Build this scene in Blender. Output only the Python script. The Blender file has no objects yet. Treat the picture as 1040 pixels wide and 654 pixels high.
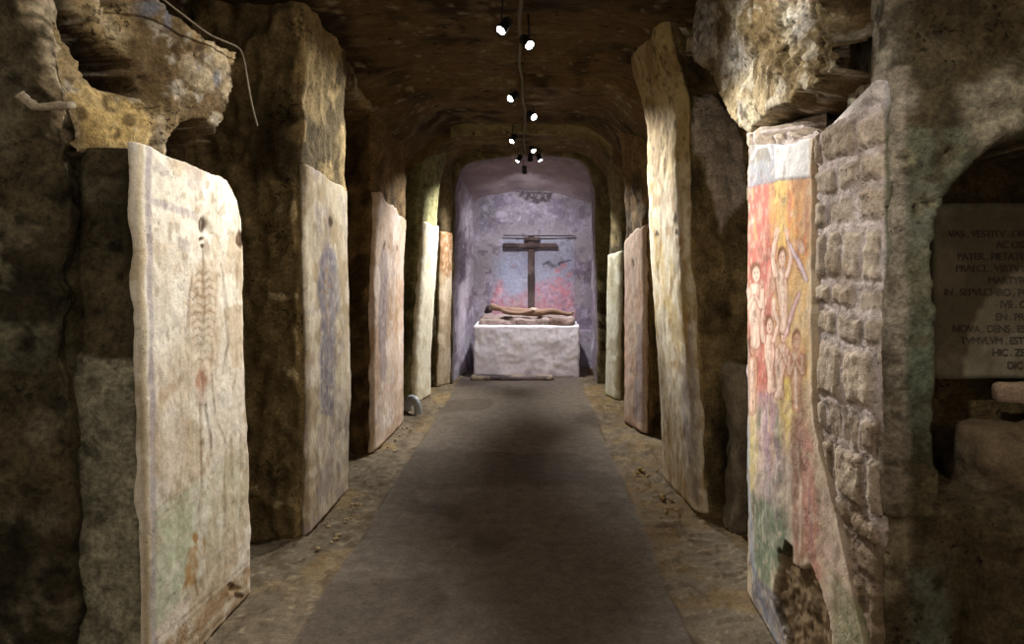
import bpy, math, random
import numpy as np
from mathutils import Vector, Matrix, Quaternion
random.seed(7)
F = 700.0; CX = 540.0; CY = 270.0; EYE = 1.55

# ------------------------------------------------------------------ noise
def _hash(ix, iy, iz, seed):
    h = (ix * 374761393 + iy * 668265263 + iz * 2147483647 + seed * 974634777) & 0xFFFFFFFF
    h = ((h ^ (h >> 13)) * 1274126177) & 0xFFFFFFFF
    h = ((h ^ (h >> 16)) * 2246822519) & 0xFFFFFFFF
    return ((h ^ (h >> 15)) & 0xFFFFFF) / float(0xFFFFFF)
def vnoise(p, seed=0):
    p = np.asarray(p, float); i = np.floor(p).astype(np.int64); f = p - i
    u = f * f * f * (f * (f * 6 - 15) + 10)
    r = 0
    for dx in (0, 1):
        for dy in (0, 1):
            for dz in (0, 1):
                w = (u[..., 0] if dx else 1 - u[..., 0]) * (u[..., 1] if dy else 1 - u[..., 1]) * (u[..., 2] if dz else 1 - u[..., 2])
                r = r + w * _hash(i[..., 0] + dx, i[..., 1] + dy, i[..., 2] + dz, seed)
    return r * 2 - 1
def fbm(p, freq=1.0, octs=4, seed=0, gain=.5):
    p = np.asarray(p, float); r = 0; a = 1.0; t = 0
    for o in range(octs):
        r = r + a * vnoise(p * freq + 13.7 * o, seed + o); t += a; a *= gain; freq *= 2.03
    return r / t * 1.6
def cells(p, freq, seed=0):
    p = np.asarray(p, float) * freq; i = np.floor(p).astype(np.int64)
    f1 = np.full(p.shape[:-1], 9.0); f2 = f1.copy(); cid = f1 * 0
    for dx in (-1, 0, 1):
        for dy in (-1, 0, 1):
            for dz in (-1, 0, 1):
                j = i + np.array([dx, dy, dz])
                q = np.stack([_hash(j[..., 0], j[..., 1], j[..., 2], seed + k) for k in (1, 2, 3)], -1) + j
                d = np.sqrt(((q - p) ** 2).sum(-1))
                n = d < f1
                f2 = np.where(n, f1, np.minimum(f2, d)); cid = np.where(n, q[..., 0] * 7.13 % 1, cid); f1 = np.where(n, d, f1)
    return f1, f2, cid
def sst(a, b, x):
    t = np.clip((x - a) / (b - a), 0, 1); return t * t * (3 - 2 * t)
def lin(c):
    c = np.asarray(c, float) / 255.0
    return np.where(c <= .04045, c / 12.92, ((c + .055) / 1.055) ** 2.4)
def sdpoly(x, y, pts):
    """signed distance, negative inside"""
    d = np.full(np.shape(x), 1e9); ins = np.zeros(np.shape(x), bool); n = len(pts)
    for k in range(n):
        ax, ay = pts[k]; bx, by = pts[(k + 1) % n]
        ex, ey = bx - ax, by - ay
        t = np.clip(((x - ax) * ex + (y - ay) * ey) / (ex * ex + ey * ey + 1e-9), 0, 1)
        d = np.minimum(d, (x - ax - t * ex) ** 2 + (y - ay - t * ey) ** 2)
        c = (ay > y) != (by > y)
        ins ^= c & (x < ex * (y - ay) / (ey + (1e-9 if ey == 0 else 0)) + ax)
    d = np.sqrt(d); return np.where(ins, -d, d)
def proj(P):
    D = np.maximum(P[..., 1], .3)
    return CX + F * P[..., 0] / D, CY - F * (P[..., 2] - EYE) / D
def zat(y, D): return EYE + (CY - y) * D / F
def xat(x, D): return (x - CX) * D / F

# ------------------------------------------------------------------ fresco painter
class Paint:
    def __init__(s, u, v, base, pos=None, warp=2.0, seed=3):
        s.shape = u.shape; s.pos = np.stack([u * .05, v * .05, u * 0], -1) if pos is None else pos
        s.u = u + warp * fbm(s.pos, 9, 3, seed); s.v = v + warp * fbm(s.pos, 9, 3, seed + 9)
        s.c = np.empty(u.shape + (3,)); s.c[:] = lin(base); s.w = fbm(s.pos, 28, 3, seed + 21)
    def mix(s, m, col, a, worn):
        m = np.clip(m, 0, 1) * a * (np.clip(1 - worn * np.clip(s.w + .15, 0, 1) * 1.6, 0, 1))
        s.c += (lin(col) - s.c) * m[..., None]
    def stroke(s, pts, w, col, a=.8, soft=1.5, worn=.5):
        n = len(pts); best = np.full(s.shape, 1e9)
        ws = w if isinstance(w, (list, tuple)) else [w] * n
        for k in range(n - 1):
            (ax, ay), (bx, by) = pts[k], pts[k + 1]; ex, ey = bx - ax, by - ay
            t = np.clip(((s.u - ax) * ex + (s.v - ay) * ey) / (ex * ex + ey * ey + 1e-9), 0, 1)
            d = np.hypot(s.u - ax - t * ex, s.v - ay - t * ey) - (ws[k] + (ws[k + 1] - ws[k]) * t) / 2
            best = np.minimum(best, d)
        s.mix(.5 - best / soft, col, a, worn)
    def blob(s, x, y, rx, ry, col, a=.8, soft=.3, ang=0, worn=.4):
        c, n = math.cos(math.radians(ang)), math.sin(math.radians(ang))
        du, dv = s.u - x, s.v - y
        d = np.hypot((du * c + dv * n) / rx, (-du * n + dv * c) / ry)
        s.mix((1 - d) / soft + .5, col, a, worn)
    def poly(s, pts, col, a=.8, soft=3, worn=.4):
        s.mix(.5 - sdpoly(s.u, s.v, pts) / soft, col, a, worn)
    def spots(s, col, freq, th, a=.6, seed=5, mask=None, octs=4, wid=.25):
        m = sst(th, th + wid, fbm(s.pos, freq, octs, seed))
        if mask is not None: m = m * mask
        s.mix(m, col, a, 0)

# ------------------------------------------------------------------ materials
def nodes(name, rough=.9, spec=.2):
    m = bpy.data.materials.new(name); m.use_nodes = True
    b = m.node_tree.nodes['Principled BSDF']; b.inputs['Roughness'].default_value = rough
    b.inputs['Specular IOR Level'].default_value = spec
    return m, m.node_tree, b
def flat(name, col, rough=.6, metal=0, spec=.4, emit=None, es=0):
    m, nt, b = nodes(name, rough, spec)
    b.inputs['Metallic'].default_value = metal
    n = nt.nodes.new('ShaderNodeTexNoise'); n.inputs['Scale'].default_value = 60
    tc = nt.nodes.new('ShaderNodeTexCoord'); nt.links.new(tc.outputs['Object'], n.inputs['Vector'])
    mx = nt.nodes.new('ShaderNodeMix'); mx.data_type = 'RGBA'; c = lin(col)
    mx.inputs[6].default_value = (*(c * .8), 1); mx.inputs[7].default_value = (*np.minimum(c * 1.15, 1), 1)
    nt.links.new(n.outputs['Fac'], mx.inputs[0]); nt.links.new(mx.outputs[2], b.inputs['Base Color'])
    if emit:
        b.inputs['Emission Color'].default_value = (*emit, 1); b.inputs['Emission Strength'].default_value = es
    return m
def painted(name, rough=.92, var=.35, vscale=25, bump=.4, bscale=60, pit=0, pscale=30, dist=.01, pitcol=.25, stretch=(1, 1, 1)):
    """vertex painted colour times procedural grain, bump and pits"""
    m, nt, b = nodes(name, rough, .12); N = nt.nodes.new; L = nt.links.new
    at = N('ShaderNodeAttribute'); at.attribute_name = 'Col'
    tc = N('ShaderNodeTexCoord'); mp = N('ShaderNodeMapping'); mp.inputs['Scale'].default_value = stretch
    L(tc.outputs['Object'], mp.inputs['Vector'])
    n1 = N('ShaderNodeTexNoise'); n1.inputs['Scale'].default_value = vscale; n1.inputs['Detail'].default_value = 6; n1.inputs['Roughness'].default_value = .65
    L(mp.outputs[0], n1.inputs['Vector'])
    mr = N('ShaderNodeMapRange'); mr.inputs[1].default_value = .3; mr.inputs[2].default_value = .7
    mr.inputs[3].default_value = 1 - var; mr.inputs[4].default_value = 1 + var * .7; L(n1.outputs['Fac'], mr.inputs[0])
    vm = N('ShaderNodeVectorMath'); vm.operation = 'SCALE'; L(at.outputs['Color'], vm.inputs[0]); L(mr.outputs[0], vm.inputs['Scale'])
    colout = vm.outputs[0]
    n3 = N('ShaderNodeTexNoise'); n3.inputs['Scale'].default_value = vscale * 4.5; n3.inputs['Detail'].default_value = 5; n3.inputs['Roughness'].default_value = .75; L(mp.outputs[0], n3.inputs['Vector'])
    m3 = N('ShaderNodeMapRange'); m3.inputs[1].default_value = .36; m3.inputs[2].default_value = .64; m3.inputs[3].default_value = 1 - var * .95; m3.inputs[4].default_value = 1 + var * .6; L(n3.outputs['Fac'], m3.inputs[0])
    v3 = N('ShaderNodeVectorMath'); v3.operation = 'SCALE'; L(colout, v3.inputs[0]); L(m3.outputs[0], v3.inputs['Scale']); colout = v3.outputs[0]
    n2 = N('ShaderNodeTexNoise'); n2.inputs['Scale'].default_value = bscale; n2.inputs['Detail'].default_value = 8; n2.inputs['Roughness'].default_value = .7
    L(mp.outputs[0], n2.inputs['Vector'])
    height = n2.outputs['Fac']
    if pit:
        vo = N('ShaderNodeTexVoronoi'); vo.inputs['Scale'].default_value = pscale
        ds = N('ShaderNodeTexNoise'); ds.inputs['Scale'].default_value = pscale * .8; ds.inputs['Detail'].default_value = 4; L(mp.outputs[0], ds.inputs['Vector'])
        dm = N('ShaderNodeVectorMath'); dm.operation = 'MULTIPLY_ADD'; L(ds.outputs['Color'], dm.inputs[0]); dm.inputs[1].default_value = (2.4 / pscale,) * 3; L(mp.outputs[0], dm.inputs[2]); L(dm.outputs[0], vo.inputs['Vector'])
        nz = N('ShaderNodeTexNoise'); nz.inputs['Scale'].default_value = 4; nz.inputs['Detail'].default_value = 3; L(mp.outputs[0], nz.inputs['Vector'])
        # pits only where the slow noise allows: radius grows with it
        r = N('ShaderNodeMapRange'); r.inputs[1].default_value = .5; r.inputs[2].default_value = .7; r.inputs[3].default_value = 0; r.inputs[4].default_value = .42; L(nz.outputs['Fac'], r.inputs[0])
        sb = N('ShaderNodeMath'); sb.operation = 'SUBTRACT'; L(vo.outputs['Distance'], sb.inputs[0]); L(r.outputs[0], sb.inputs[1])
        pm = N('ShaderNodeMapRange'); pm.inputs[1].default_value = -.1; pm.inputs[2].default_value = .08; pm.inputs[3].default_value = 0; pm.inputs[4].default_value = 1; L(sb.outputs[0], pm.inputs[0])
        ml = N('ShaderNodeMath'); ml.operation = 'MULTIPLY_ADD'; L(pm.outputs[0], ml.inputs[0]); ml.inputs[1].default_value = pit; L(height, ml.inputs[2]); height = ml.outputs[0]
        mc = N('ShaderNodeMapRange'); mc.inputs[3].default_value = pitcol; mc.inputs[4].default_value = 1; L(pm.outputs[0], mc.inputs[0])
        v2 = N('ShaderNodeVectorMath'); v2.operation = 'SCALE'; L(colout, v2.inputs[0]); L(mc.outputs[0], v2.inputs['Scale']); colout = v2.outputs[0]
    L(colout, b.inputs['Base Color'])
    bp = N('ShaderNodeBump'); bp.inputs['Strength'].default_value = bump; bp.inputs['Distance'].default_value = dist
    L(height, bp.inputs['Height']); L(bp.outputs[0], b.inputs['Normal'])
    return m
M_ROCK = painted('tuff_rock', var=.45, vscale=14, bump=.8, bscale=35, pit=1.0, pscale=34, dist=.02, pitcol=.45)
M_DARK = painted('dark_rock', var=.5, vscale=10, bump=.9, bscale=22, pit=.5, pscale=26, dist=.025, pitcol=.75)  # coarse-grained rock, used on the dark-coloured near left surfaces
M_POROUS = painted('porous_tuff', var=.4, vscale=18, bump=1, bscale=40, pit=2.0, pscale=24, dist=.03, pitcol=.22)
M_CHISEL = painted('chiselled_ceiling', var=.35, vscale=9, bump=.9, bscale=14, pit=.3, pscale=12, dist=.03, stretch=(1, 2.6, 1))
M_PLASTER = painted('old_plaster', var=.16, vscale=30, bump=.45, bscale=45, pit=.25, pscale=55, dist=.008, pitcol=.75)
M_PLASTER_V = painted('streaked_plaster', var=.24, vscale=26, bump=.5, bscale=30, pit=.1, pscale=40, dist=.01, pitcol=.92, stretch=(1, 1, .45))
M_ALTAR = painted('limewashed_plaster', var=.07, vscale=30, bump=.35, bscale=50, pit=.15, pscale=60, dist=.006, pitcol=.85)
M_FLOOR = painted('trodden_floor', rough=.75, var=.3, vscale=12, bump=.6, bscale=30, dist=.012)
M_STONE = painted('rough_stone', var=.3, vscale=20, bump=.9, bscale=40, pit=.5, pscale=36, dist=.012, pitcol=.65)

# ------------------------------------------------------------------ object helpers
SC = bpy.context.scene; COL = SC.collection
def tag(o, label=None, cat=None, group=None, kind=None):
    if label: o['label'] = label
    if cat: o['category'] = cat
    if group: o['group'] = group
    if kind: o['kind'] = kind
    return o
def empty(name, loc, label, cat, group=None):
    o = bpy.data.objects.new(name, None); COL.objects.link(o); o.location = loc; o.empty_display_size = .1
    return tag(o, label, cat, group)
def mesh(name, V, Fc, cols=None, mat=None, parent=None, smooth=True, local=False):
    V = np.asarray(V, float).reshape(-1, 3)
    if parent is not None and not local:
        V = V - np.array(parent.location)
    me = bpy.data.meshes.new(name); Fc = [tuple(f) for f in Fc] if not isinstance(Fc, np.ndarray) else Fc
    if isinstance(Fc, np.ndarray):
        nf = len(Fc); me.vertices.add(len(V)); me.vertices.foreach_set('co', V.ravel())
        me.loops.add(nf * 4); me.loops.foreach_set('vertex_index', Fc.ravel().astype(np.int32))
        me.polygons.add(nf); me.polygons.foreach_set('loop_start', np.arange(0, nf * 4, 4, dtype=np.int32))
        me.update(calc_edges=True); me.validate()
    else:
        me.from_pydata(V.tolist(), [], Fc)
    if smooth: me.polygons.foreach_set('use_smooth', np.ones(len(me.polygons), bool))
    if cols is not None:
        a = me.color_attributes.new('Col', 'FLOAT_COLOR', 'POINT')
        c4 = np.ones((len(V), 4)); c4[:, :3] = np.clip(np.asarray(cols).reshape(-1, 3), 0.002, .95); a.data.foreach_set('color', c4.ravel())
    if mat: me.materials.append(mat)
    o = bpy.data.objects.new(name, me); COL.objects.link(o)
    if parent is not None: o.parent = parent
    me.update(); return o
def gridfaces(n, m, off=0):
    i, j = np.meshgrid(np.arange(n - 1), np.arange(m - 1), indexing='ij'); a = (i * m + j).ravel() + off
    return np.stack([a, a + m, a + m + 1, a + 1], -1)
def grid(name, P, C, mat, parent=None): return mesh(name, P, gridfaces(P.shape[0], P.shape[1]), C, mat, parent)
def chaikin(pts, n=2):
    pts = [np.array(p, float) for p in pts]
    for _ in range(n):
        o = [pts[0]]
        for a, b in zip(pts[:-1], pts[1:]): o += [a * .75 + b * .25, a * .25 + b * .75]
        o.append(pts[-1]); pts = o
    return np.array(pts)
def rounded(path, r):
    """replace inner corners by short arcs of radius ~r"""
    path = [np.array(p, float) for p in path]; out = [path[0]]
    for a, p, b in zip(path[:-2], path[1:-1], path[2:]):
        u, v = a - p, b - p; lu, lv = np.linalg.norm(u), np.linalg.norm(v); k = min(r, lu * .45, lv * .45)
        A, B = p + u / lu * k, p + v / lv * k
        for t in np.linspace(0, 1, 6): out.append((1 - t) ** 2 * A + 2 * t * (1 - t) * p + t * t * B)
    out.append(path[-1]); return np.array(out)
def resample(pl, ds):
    seg = np.linalg.norm(np.diff(pl, axis=0), axis=1); s = np.r_[0, np.cumsum(seg)]
    if np.isscalar(ds): n = max(2, int(s[-1] / ds)); q = np.linspace(0, s[-1], n)
    else: q = ds
    return np.stack([np.interp(q, s, pl[:, k]) for k in range(pl.shape[1])], -1), q, s[-1]
def path_eval(path, r, q, sgn):
    pl = rounded(path, r); seg = np.linalg.norm(np.diff(pl, axis=0), axis=1); s = np.r_[0, np.cumsum(seg)]
    e = .012
    f = lambda t: np.stack([np.interp(t, s, pl[:, k]) for k in (0, 1)], -1)
    t = f(q + e) - f(q - e); t /= np.linalg.norm(t, axis=-1, keepdims=True) + 1e-9
    return f(q), np.stack([t[..., 1], -t[..., 0]], -1) * sgn
def path_len(path, r):
    pl = rounded(path, r); return np.linalg.norm(np.diff(pl, axis=0), axis=1).sum()
def s_of(path, r, pt):
    pl = rounded(path, r); q, s, _ = resample(pl, .004); return s[np.argmin(((q - np.array(pt)) ** 2).sum(-1))]
def surf(path, r, S, Z, sgn, lean, disp):
    xy, n = path_eval(path, r, S, sgn)
    B = np.stack([xy[..., 0] + lean(Z, S), xy[..., 1], Z], -1)
    px, py = proj(B)
    d = disp(S, Z, px, py, B)
    P = B.copy(); P[..., 0] += n[..., 0] * d; P[..., 1] += n[..., 1] * d
    return P, B, px, py
NOLEAN = lambda z, s: 0 * z
def sheet(name, path, z0, z1, ds, dz, sgn, disp, col, mat, parent=None, r=.05, lean=NOLEAN, cap=False, ztop=None):
    L = path_len(path, r); n = int(L / ds) + 1; m = int((z1 - z0) / dz) + 1
    S, T = np.meshgrid(np.linspace(0, L, n), np.linspace(0, 1, m), indexing='ij')
    if ztop is None: Z = z0 + (z1 - z0) * T
    else: Z = z0 + (ztop(S) - z0) * T
    P, B, px, py = surf(path, r, S, Z, sgn, lean, disp)
    C = col(S, Z, px, py, B)
    if cap:
        c = P[:, -1].mean(0); rows = [P]; crow = [C]
        for f in (.06, .3, .99):
            q = P[:, -1:] * (1 - f) + np.array([c[0], c[1], 0]) * f; q[..., 2] = P[:, -1:, 2] + .015 * (1 - f) * fbm(q, 9, 3, 4)
            rows.append(q); crow.append(C[:, -1:])
        P = np.concatenate(rows, 1); C = np.concatenate(crow, 1)
    return grid(name, P, C, mat, parent)
def panel(name, path, s0, s1, z0, ztop, ds, dz, sgn, off, col, mat, parent, r=.05, lean=NOLEAN, seed=1, dent=None, ragged=.012, sright=None, zlow=None):
    n = int((s1 - s0) / ds) + 1; m = int((2.1 - z0) / dz) + 1
    U, T = np.meshgrid(np.linspace(0, 1, n), np.linspace(0, 1, m), indexing='ij')
    zz = np.stack([U * 0, U * 0, z0 + T * 2], -1)
    a = s0 + ragged * fbm(zz, 8, 4, seed); b = (s1 if sright is None else sright(z0 + T * 2)) + ragged * fbm(zz, 8, 4, seed + 4)
    S = a + (b - a) * U
    zt = ztop(S) + ragged * 1.3 * fbm(np.stack([S, S * 0, S * 0], -1), 9, 4, seed + 2)
    zb = z0 if zlow is None else zlow(S)
    Z = zb + (zt - zb) * T
    def disp(S, Z, px, py, B):
        d = off + .006 * fbm(B, 3, 3, seed) + .003 * fbm(B, 14, 3, seed + 1)
        return d + (dent(px, py, B) if dent else 0)
    P, B, px, py = surf(path, r, S, Z, sgn, lean, disp)
    C = col(px, py, B)
    # rim goes back to the rock, giving the plaster its thickness
    Pi, _, _, _ = surf(path, r, S, Z, sgn, lean, lambda *a: -.03 + 0 * a[0])
    P2 = np.zeros((n + 2, m + 2, 3)); C2 = np.zeros((n + 2, m + 2, 3))
    P2[1:-1, 1:-1] = P; C2[1:-1, 1:-1] = C
    for A, Bk in ((P2, Pi), (C2, C)):
        A[0, 1:-1] = Bk[0]; A[-1, 1:-1] = Bk[-1]; A[1:-1, 0] = Bk[:, 0]; A[1:-1, -1] = Bk[:, -1]
        A[0, 0] = Bk[0, 0]; A[0, -1] = Bk[0, -1]; A[-1, 0] = Bk[-1, 0]; A[-1, -1] = Bk[-1, -1]
    return grid(name, P2, C2, mat, parent)
def rockcol(B, base=(150, 122, 78), dark=(92, 72, 44), seed=0, pale=(172, 152, 116)):
    n = fbm(B, 2.2, 4, seed)[..., None]; k = fbm(B, 6, 4, seed + 5)[..., None]
    base, dark, pale = [tuple(k * .8 + .2 * (sum(q) / 3) for k in q) for q in (base, dark, pale)]
    c = lin(base) + (lin(dark) - lin(base)) * sst(-.1, .6, n)
    return c + (lin(pale) - c) * sst(.15, .6, k) * .6
def rockdisp(B, a=.03, f=3, seed=0, chis=0):
    d = a * fbm(B, f, 4, seed) + a * .35 * fbm(B, f * 4, 3, seed + 3)
    if chis:
        q = B * np.array([1, 1, .6]); f1, f2, _ = cells(q, 11, seed); d = d + chis * (f1 - .5)
    return d

# ================================================================== PIERS
GR = 'painted piers along the passage'
def pale_streaks(P, x0, x1, y0, y1, seed, cols, n=26):
    rnd = random.Random(seed)
    for _ in range(n):
        x = rnd.uniform(x0, x1); y = rnd.uniform(y0, y1); l = rnd.uniform(.08, .35) * (y1 - y0)
        pts = [(x + rnd.uniform(-1.5, 1.5), y + l * t) for t in (0, .33, .66, 1)]
        P.stroke(pts, [.3, rnd.uniform(.5, 2.2), rnd.uniform(.5, 1.8), .3], rnd.choice(cols), rnd.uniform(.25, .6), 2, .7)
def zline(path, r, pts, lean=None):
    """ztop(s) from picture-measured (s, z) pairs"""
    s = [p[0] for p in pts]; z = [p[1] for p in pts]
    return lambda S: np.interp(S, s, z)

# ---------------- L1
L1P = [(-2.3, 2.44), (-1.362, 2.44), (-1.345, 3.29), (-2.3, 3.33)]
e = empty('painted_pier', (-1.7, 2.9, 0), 'nearest left pier, whitewashed face with a faded skeleton figure and brown base band', 'pier')
sA, sB = s_of(L1P, .03, (-1.362, 2.44)), s_of(L1P, .06, (-1.345, 3.29))
leanL1 = lambda z, s: -.026 * z
def l1col(S, Z, px, py, B):
    c = rockcol(B, (96, 84, 58), (58, 50, 34), 4, (120, 112, 86))
    p = Paint(px, py, (0, 0, 0), B, 2); p.c = c
    n = fbm(B, 5, 4, 30)
    patch = sst(.2, -.1, sdpoly(px + 6 * n, py + 6 * n, [(80, 365), (140, 368), (160, 700), (60, 700), (72, 560), (68, 520), (78, 480), (76, 430)]) / 12)
    p.mix(patch, (172, 168, 146), .8, 0)
    p.spots((70, 68, 56), 22, .25, .5, 6, patch)
    for x, y, rx, ry in ((78, 201, 4, 3), (118, 252, 7, 6), (76, 242, 3, 5), (88, 222, 4, 3), (95, 316, 8, 4), (78, 318, 3, 5), (122, 280, 4, 5)):
        p.blob(x, y, rx, ry, (26, 24, 20), .8, .5)
    f1, f2, _ = cells(B, 9, 3)
    p.mix(sst(.05, .02, f2 - f1), (60, 50, 34), .35, 0)
    return p.c
sheet('rock_core', L1P, -.05, 2.0, .014, .016, 1, lambda S, Z, px, py, B: rockdisp(B, .012, 4, 2) * np.where(S > sA - .02, .35, 1.6) - np.where(S > sA, .012, 0)
      - .02 * sst(1, 0, sdpoly(px, py, [(70, 140), (79, 140), (79, 380), (72, 380)]) / 4), l1col, M_DARK, e, .03, leanL1, True,
      lambda S: np.interp(S, [0, sA - .2, sA, sA + .4, sB - .12, sB, 9], [1.97, 1.97, 1.965, 1.935, 1.92, 1.78, 1.78]))
def l1paint(px, py, B):
    p = Paint(px, py, (214, 204, 188), B, 1.3, 11)
    p.spots((188, 170, 142), 5, .05, .7, 3); p.spots((226, 220, 206), 7, .2, .7, 33); p.spots((150, 132, 104), 20, .42, .5, 8)
    p.stroke([(147, 150), (149, 300), (152, 520), (155, 700)], [6, 5, 6, 6], (150, 140, 146), .75, 2, .3)
    p.stroke([(139, 140), (141, 300), (146, 520), (150, 720)], 5, (186, 170, 138), .8, 2, .2)
    p.stroke([(152, 204), (175, 213), (196, 219)], 7, (178, 166, 166), .7, 2, .6)
    for k in range(7): p.stroke([(157 + k * 6, 203 + k * 2), (158 + k * 6, 211 + k * 2)], 1.6, (140, 126, 130), .5, 1.5, .5)
    p.poly([(186, 165), (200, 172), (201, 196), (187, 190)], (176, 164, 158), .7, 2)
    p.poly([(176, 240), (190, 244), (190, 256), (177, 252)], (176, 166, 164), .6, 2); p.poly([(152, 165), (168, 170), (168, 180), (152, 176)], (186, 176, 170), .6, 2)
    # the figure: skull, spine, ribs, arms, pelvis, legs
    br = (74, 48, 26); lb = (98, 70, 42)
    p.blob(216, 250, 4, 13, (166, 148, 120), .6, .4); p.blob(216, 250, 2.6, 9, (214, 202, 178), .8, .4)
    p.blob(207, 252, 3.5, 8, (120, 94, 60), .5, .5)
    p.stroke([(203, 255), (204, 300), (205, 340), (203, 400)], [2, 3.5, 3, 2], br, .7, 2)
    for k in range(12):
        y = 278 + k * 8; w = 13 - abs(k - 5) * .9
        p.stroke([(204 - w, y + 2), (204 - w * .5, y - 2), (204, y + 1), (204 + w * .5, y - 3), (204 + w, y)], [1, 2.2, 2.4, 2.2, 1], lb, .8, 1.6, .35)
    p.stroke([(193, 275), (189, 310), (190, 345), (186, 352)], [1.5, 3, 3, 1], lb, .6); p.stroke([(222, 268), (227, 300), (228, 350), (224, 380)], [1.5, 3, 3, 1], lb, .55)
    p.poly([(190, 268), (216, 262), (222, 340), (212, 390), (196, 390), (190, 340)], (178, 150, 112), .45, 8)
    p.stroke([(186, 255), (190, 330), (187, 345), (183, 300), (184, 262)], 1.3, (178, 160, 150), .7)
    p.blob(204, 352, 10, 12, (206, 196, 176), .5, .5); p.blob(202, 392, 8, 20, (146, 102, 80), .5, .6); p.blob(201, 388, 5, 10, (170, 124, 100), .7, .4)
    p.stroke([(200, 410), (201, 460), (200, 540)], [3, 2.5, 1.5], (120, 90, 62), .6); p.stroke([(206, 410), (211, 440), (213, 470)], [3, 3, 1], br, .6)
    p.stroke([(212, 380), (216, 420), (226, 450)], 2, lb, .5)
    p.stroke([(202, 300), (203, 620)], .8, (104, 80, 54), .5, 1.2)
    for x0, y0, x1, y1 in ((232, 440, 235, 560), (240, 410, 242, 540), (246, 300, 247, 480), (226, 470, 224, 560), (214, 480, 216, 560)):
        p.stroke([(x0, y0), ((x0 + x1) / 2, (y0 + y1) / 2), (x1, y1)], [1, 3.2, 1], (140, 114, 80), .6, 2)
    p.poly([(160, 380), (190, 330), (196, 400), (190, 450), (170, 500), (155, 480)], (184, 162, 130), .45, 16)
    p.poly([(157, 420), (178, 400), (186, 470), (160, 510)], (224, 214, 204), .5, 10)
    p.poly([(153, 520), (196, 490), (198, 590), (175, 615), (155, 640)], (176, 186, 158), .75, 10); p.poly([(200, 490), (245, 450), (246, 530), (204, 580)], (186, 184, 158), .55, 10)
    p.stroke([(154, 528), (175, 512), (196, 505)], 2.5, (168, 140, 118), .5); p.stroke([(154, 518), (178, 500), (190, 496)], 1.5, (150, 124, 104), .5)
    # small golden figure on the green ground
    g = (168, 124, 62)
    p.blob(195, 546, 3, 5, g, .85); p.poly([(189, 556), (197, 552), (199, 575), (197, 592), (186, 600), (184, 580)], g, .8, 3); p.blob(204, 550, 2, 5, g, .6)
    p.stroke([(197, 556), (203, 566), (206, 552)], 2, g, .7); p.stroke([(188, 585), (182, 604)], 2.4, g, .7); p.stroke([(196, 590), (197, 604)], 2.4, (130, 92, 50), .7)
    p.poly([(150, 662), (200, 618), (252, 572), (254, 588), (205, 636), (160, 680)], (150, 118, 78), .75, 3)
    p.poly([(155, 690), (205, 640), (256, 590), (258, 680), (160, 760)], (150, 126, 92), .7, 4)
    p.stroke([(180, 668), (215, 636), (250, 604)], 2, (96, 72, 48), .6); p.stroke([(155, 650), (205, 608), (250, 570)], 1.5, (120, 92, 64), .7)
    for x, y, rx, ry in ((203, 228, 4.5, 9), (202, 243, 3.5, 2), (203, 250, 2.5, 2.4), (240, 243, 3.5, 9), (231, 594, 4, 3), (240, 604, 5, 3)):
        p.blob(x, y, rx, ry, (66, 44, 22), .95, .3, 0, 0)
    pale_streaks(p, 158, 250, 180, 560, 4, [(160, 140, 108), (232, 226, 212), (140, 116, 88)], 60)
    return p.c
def l1dent(px, py, B):
    d = 0
    for x, y, rx, ry in ((203, 228, 4.5, 9), (202, 243, 3.5, 2), (240, 243, 3.5, 9), (236, 599, 7, 4)):
        d = d - .006 * sst(1.2, .6, np.hypot((px - x) / rx, (py - y) / ry))
    return d
panel('fresco_plaster', L1P, sA - .012, sB + .03, 0.0, lambda S: np.interp(S, [0, sA, sA + .18, sA + .5, sA + .68, sB - .04, sB + .03], [1.99, 1.985, 1.975, 1.955, 1.94, 1.86, 1.7]), .0065, .0075, 1, .012, l1paint, M_PLASTER, e, .03, leanL1, 5, l1dent, .005)

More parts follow.
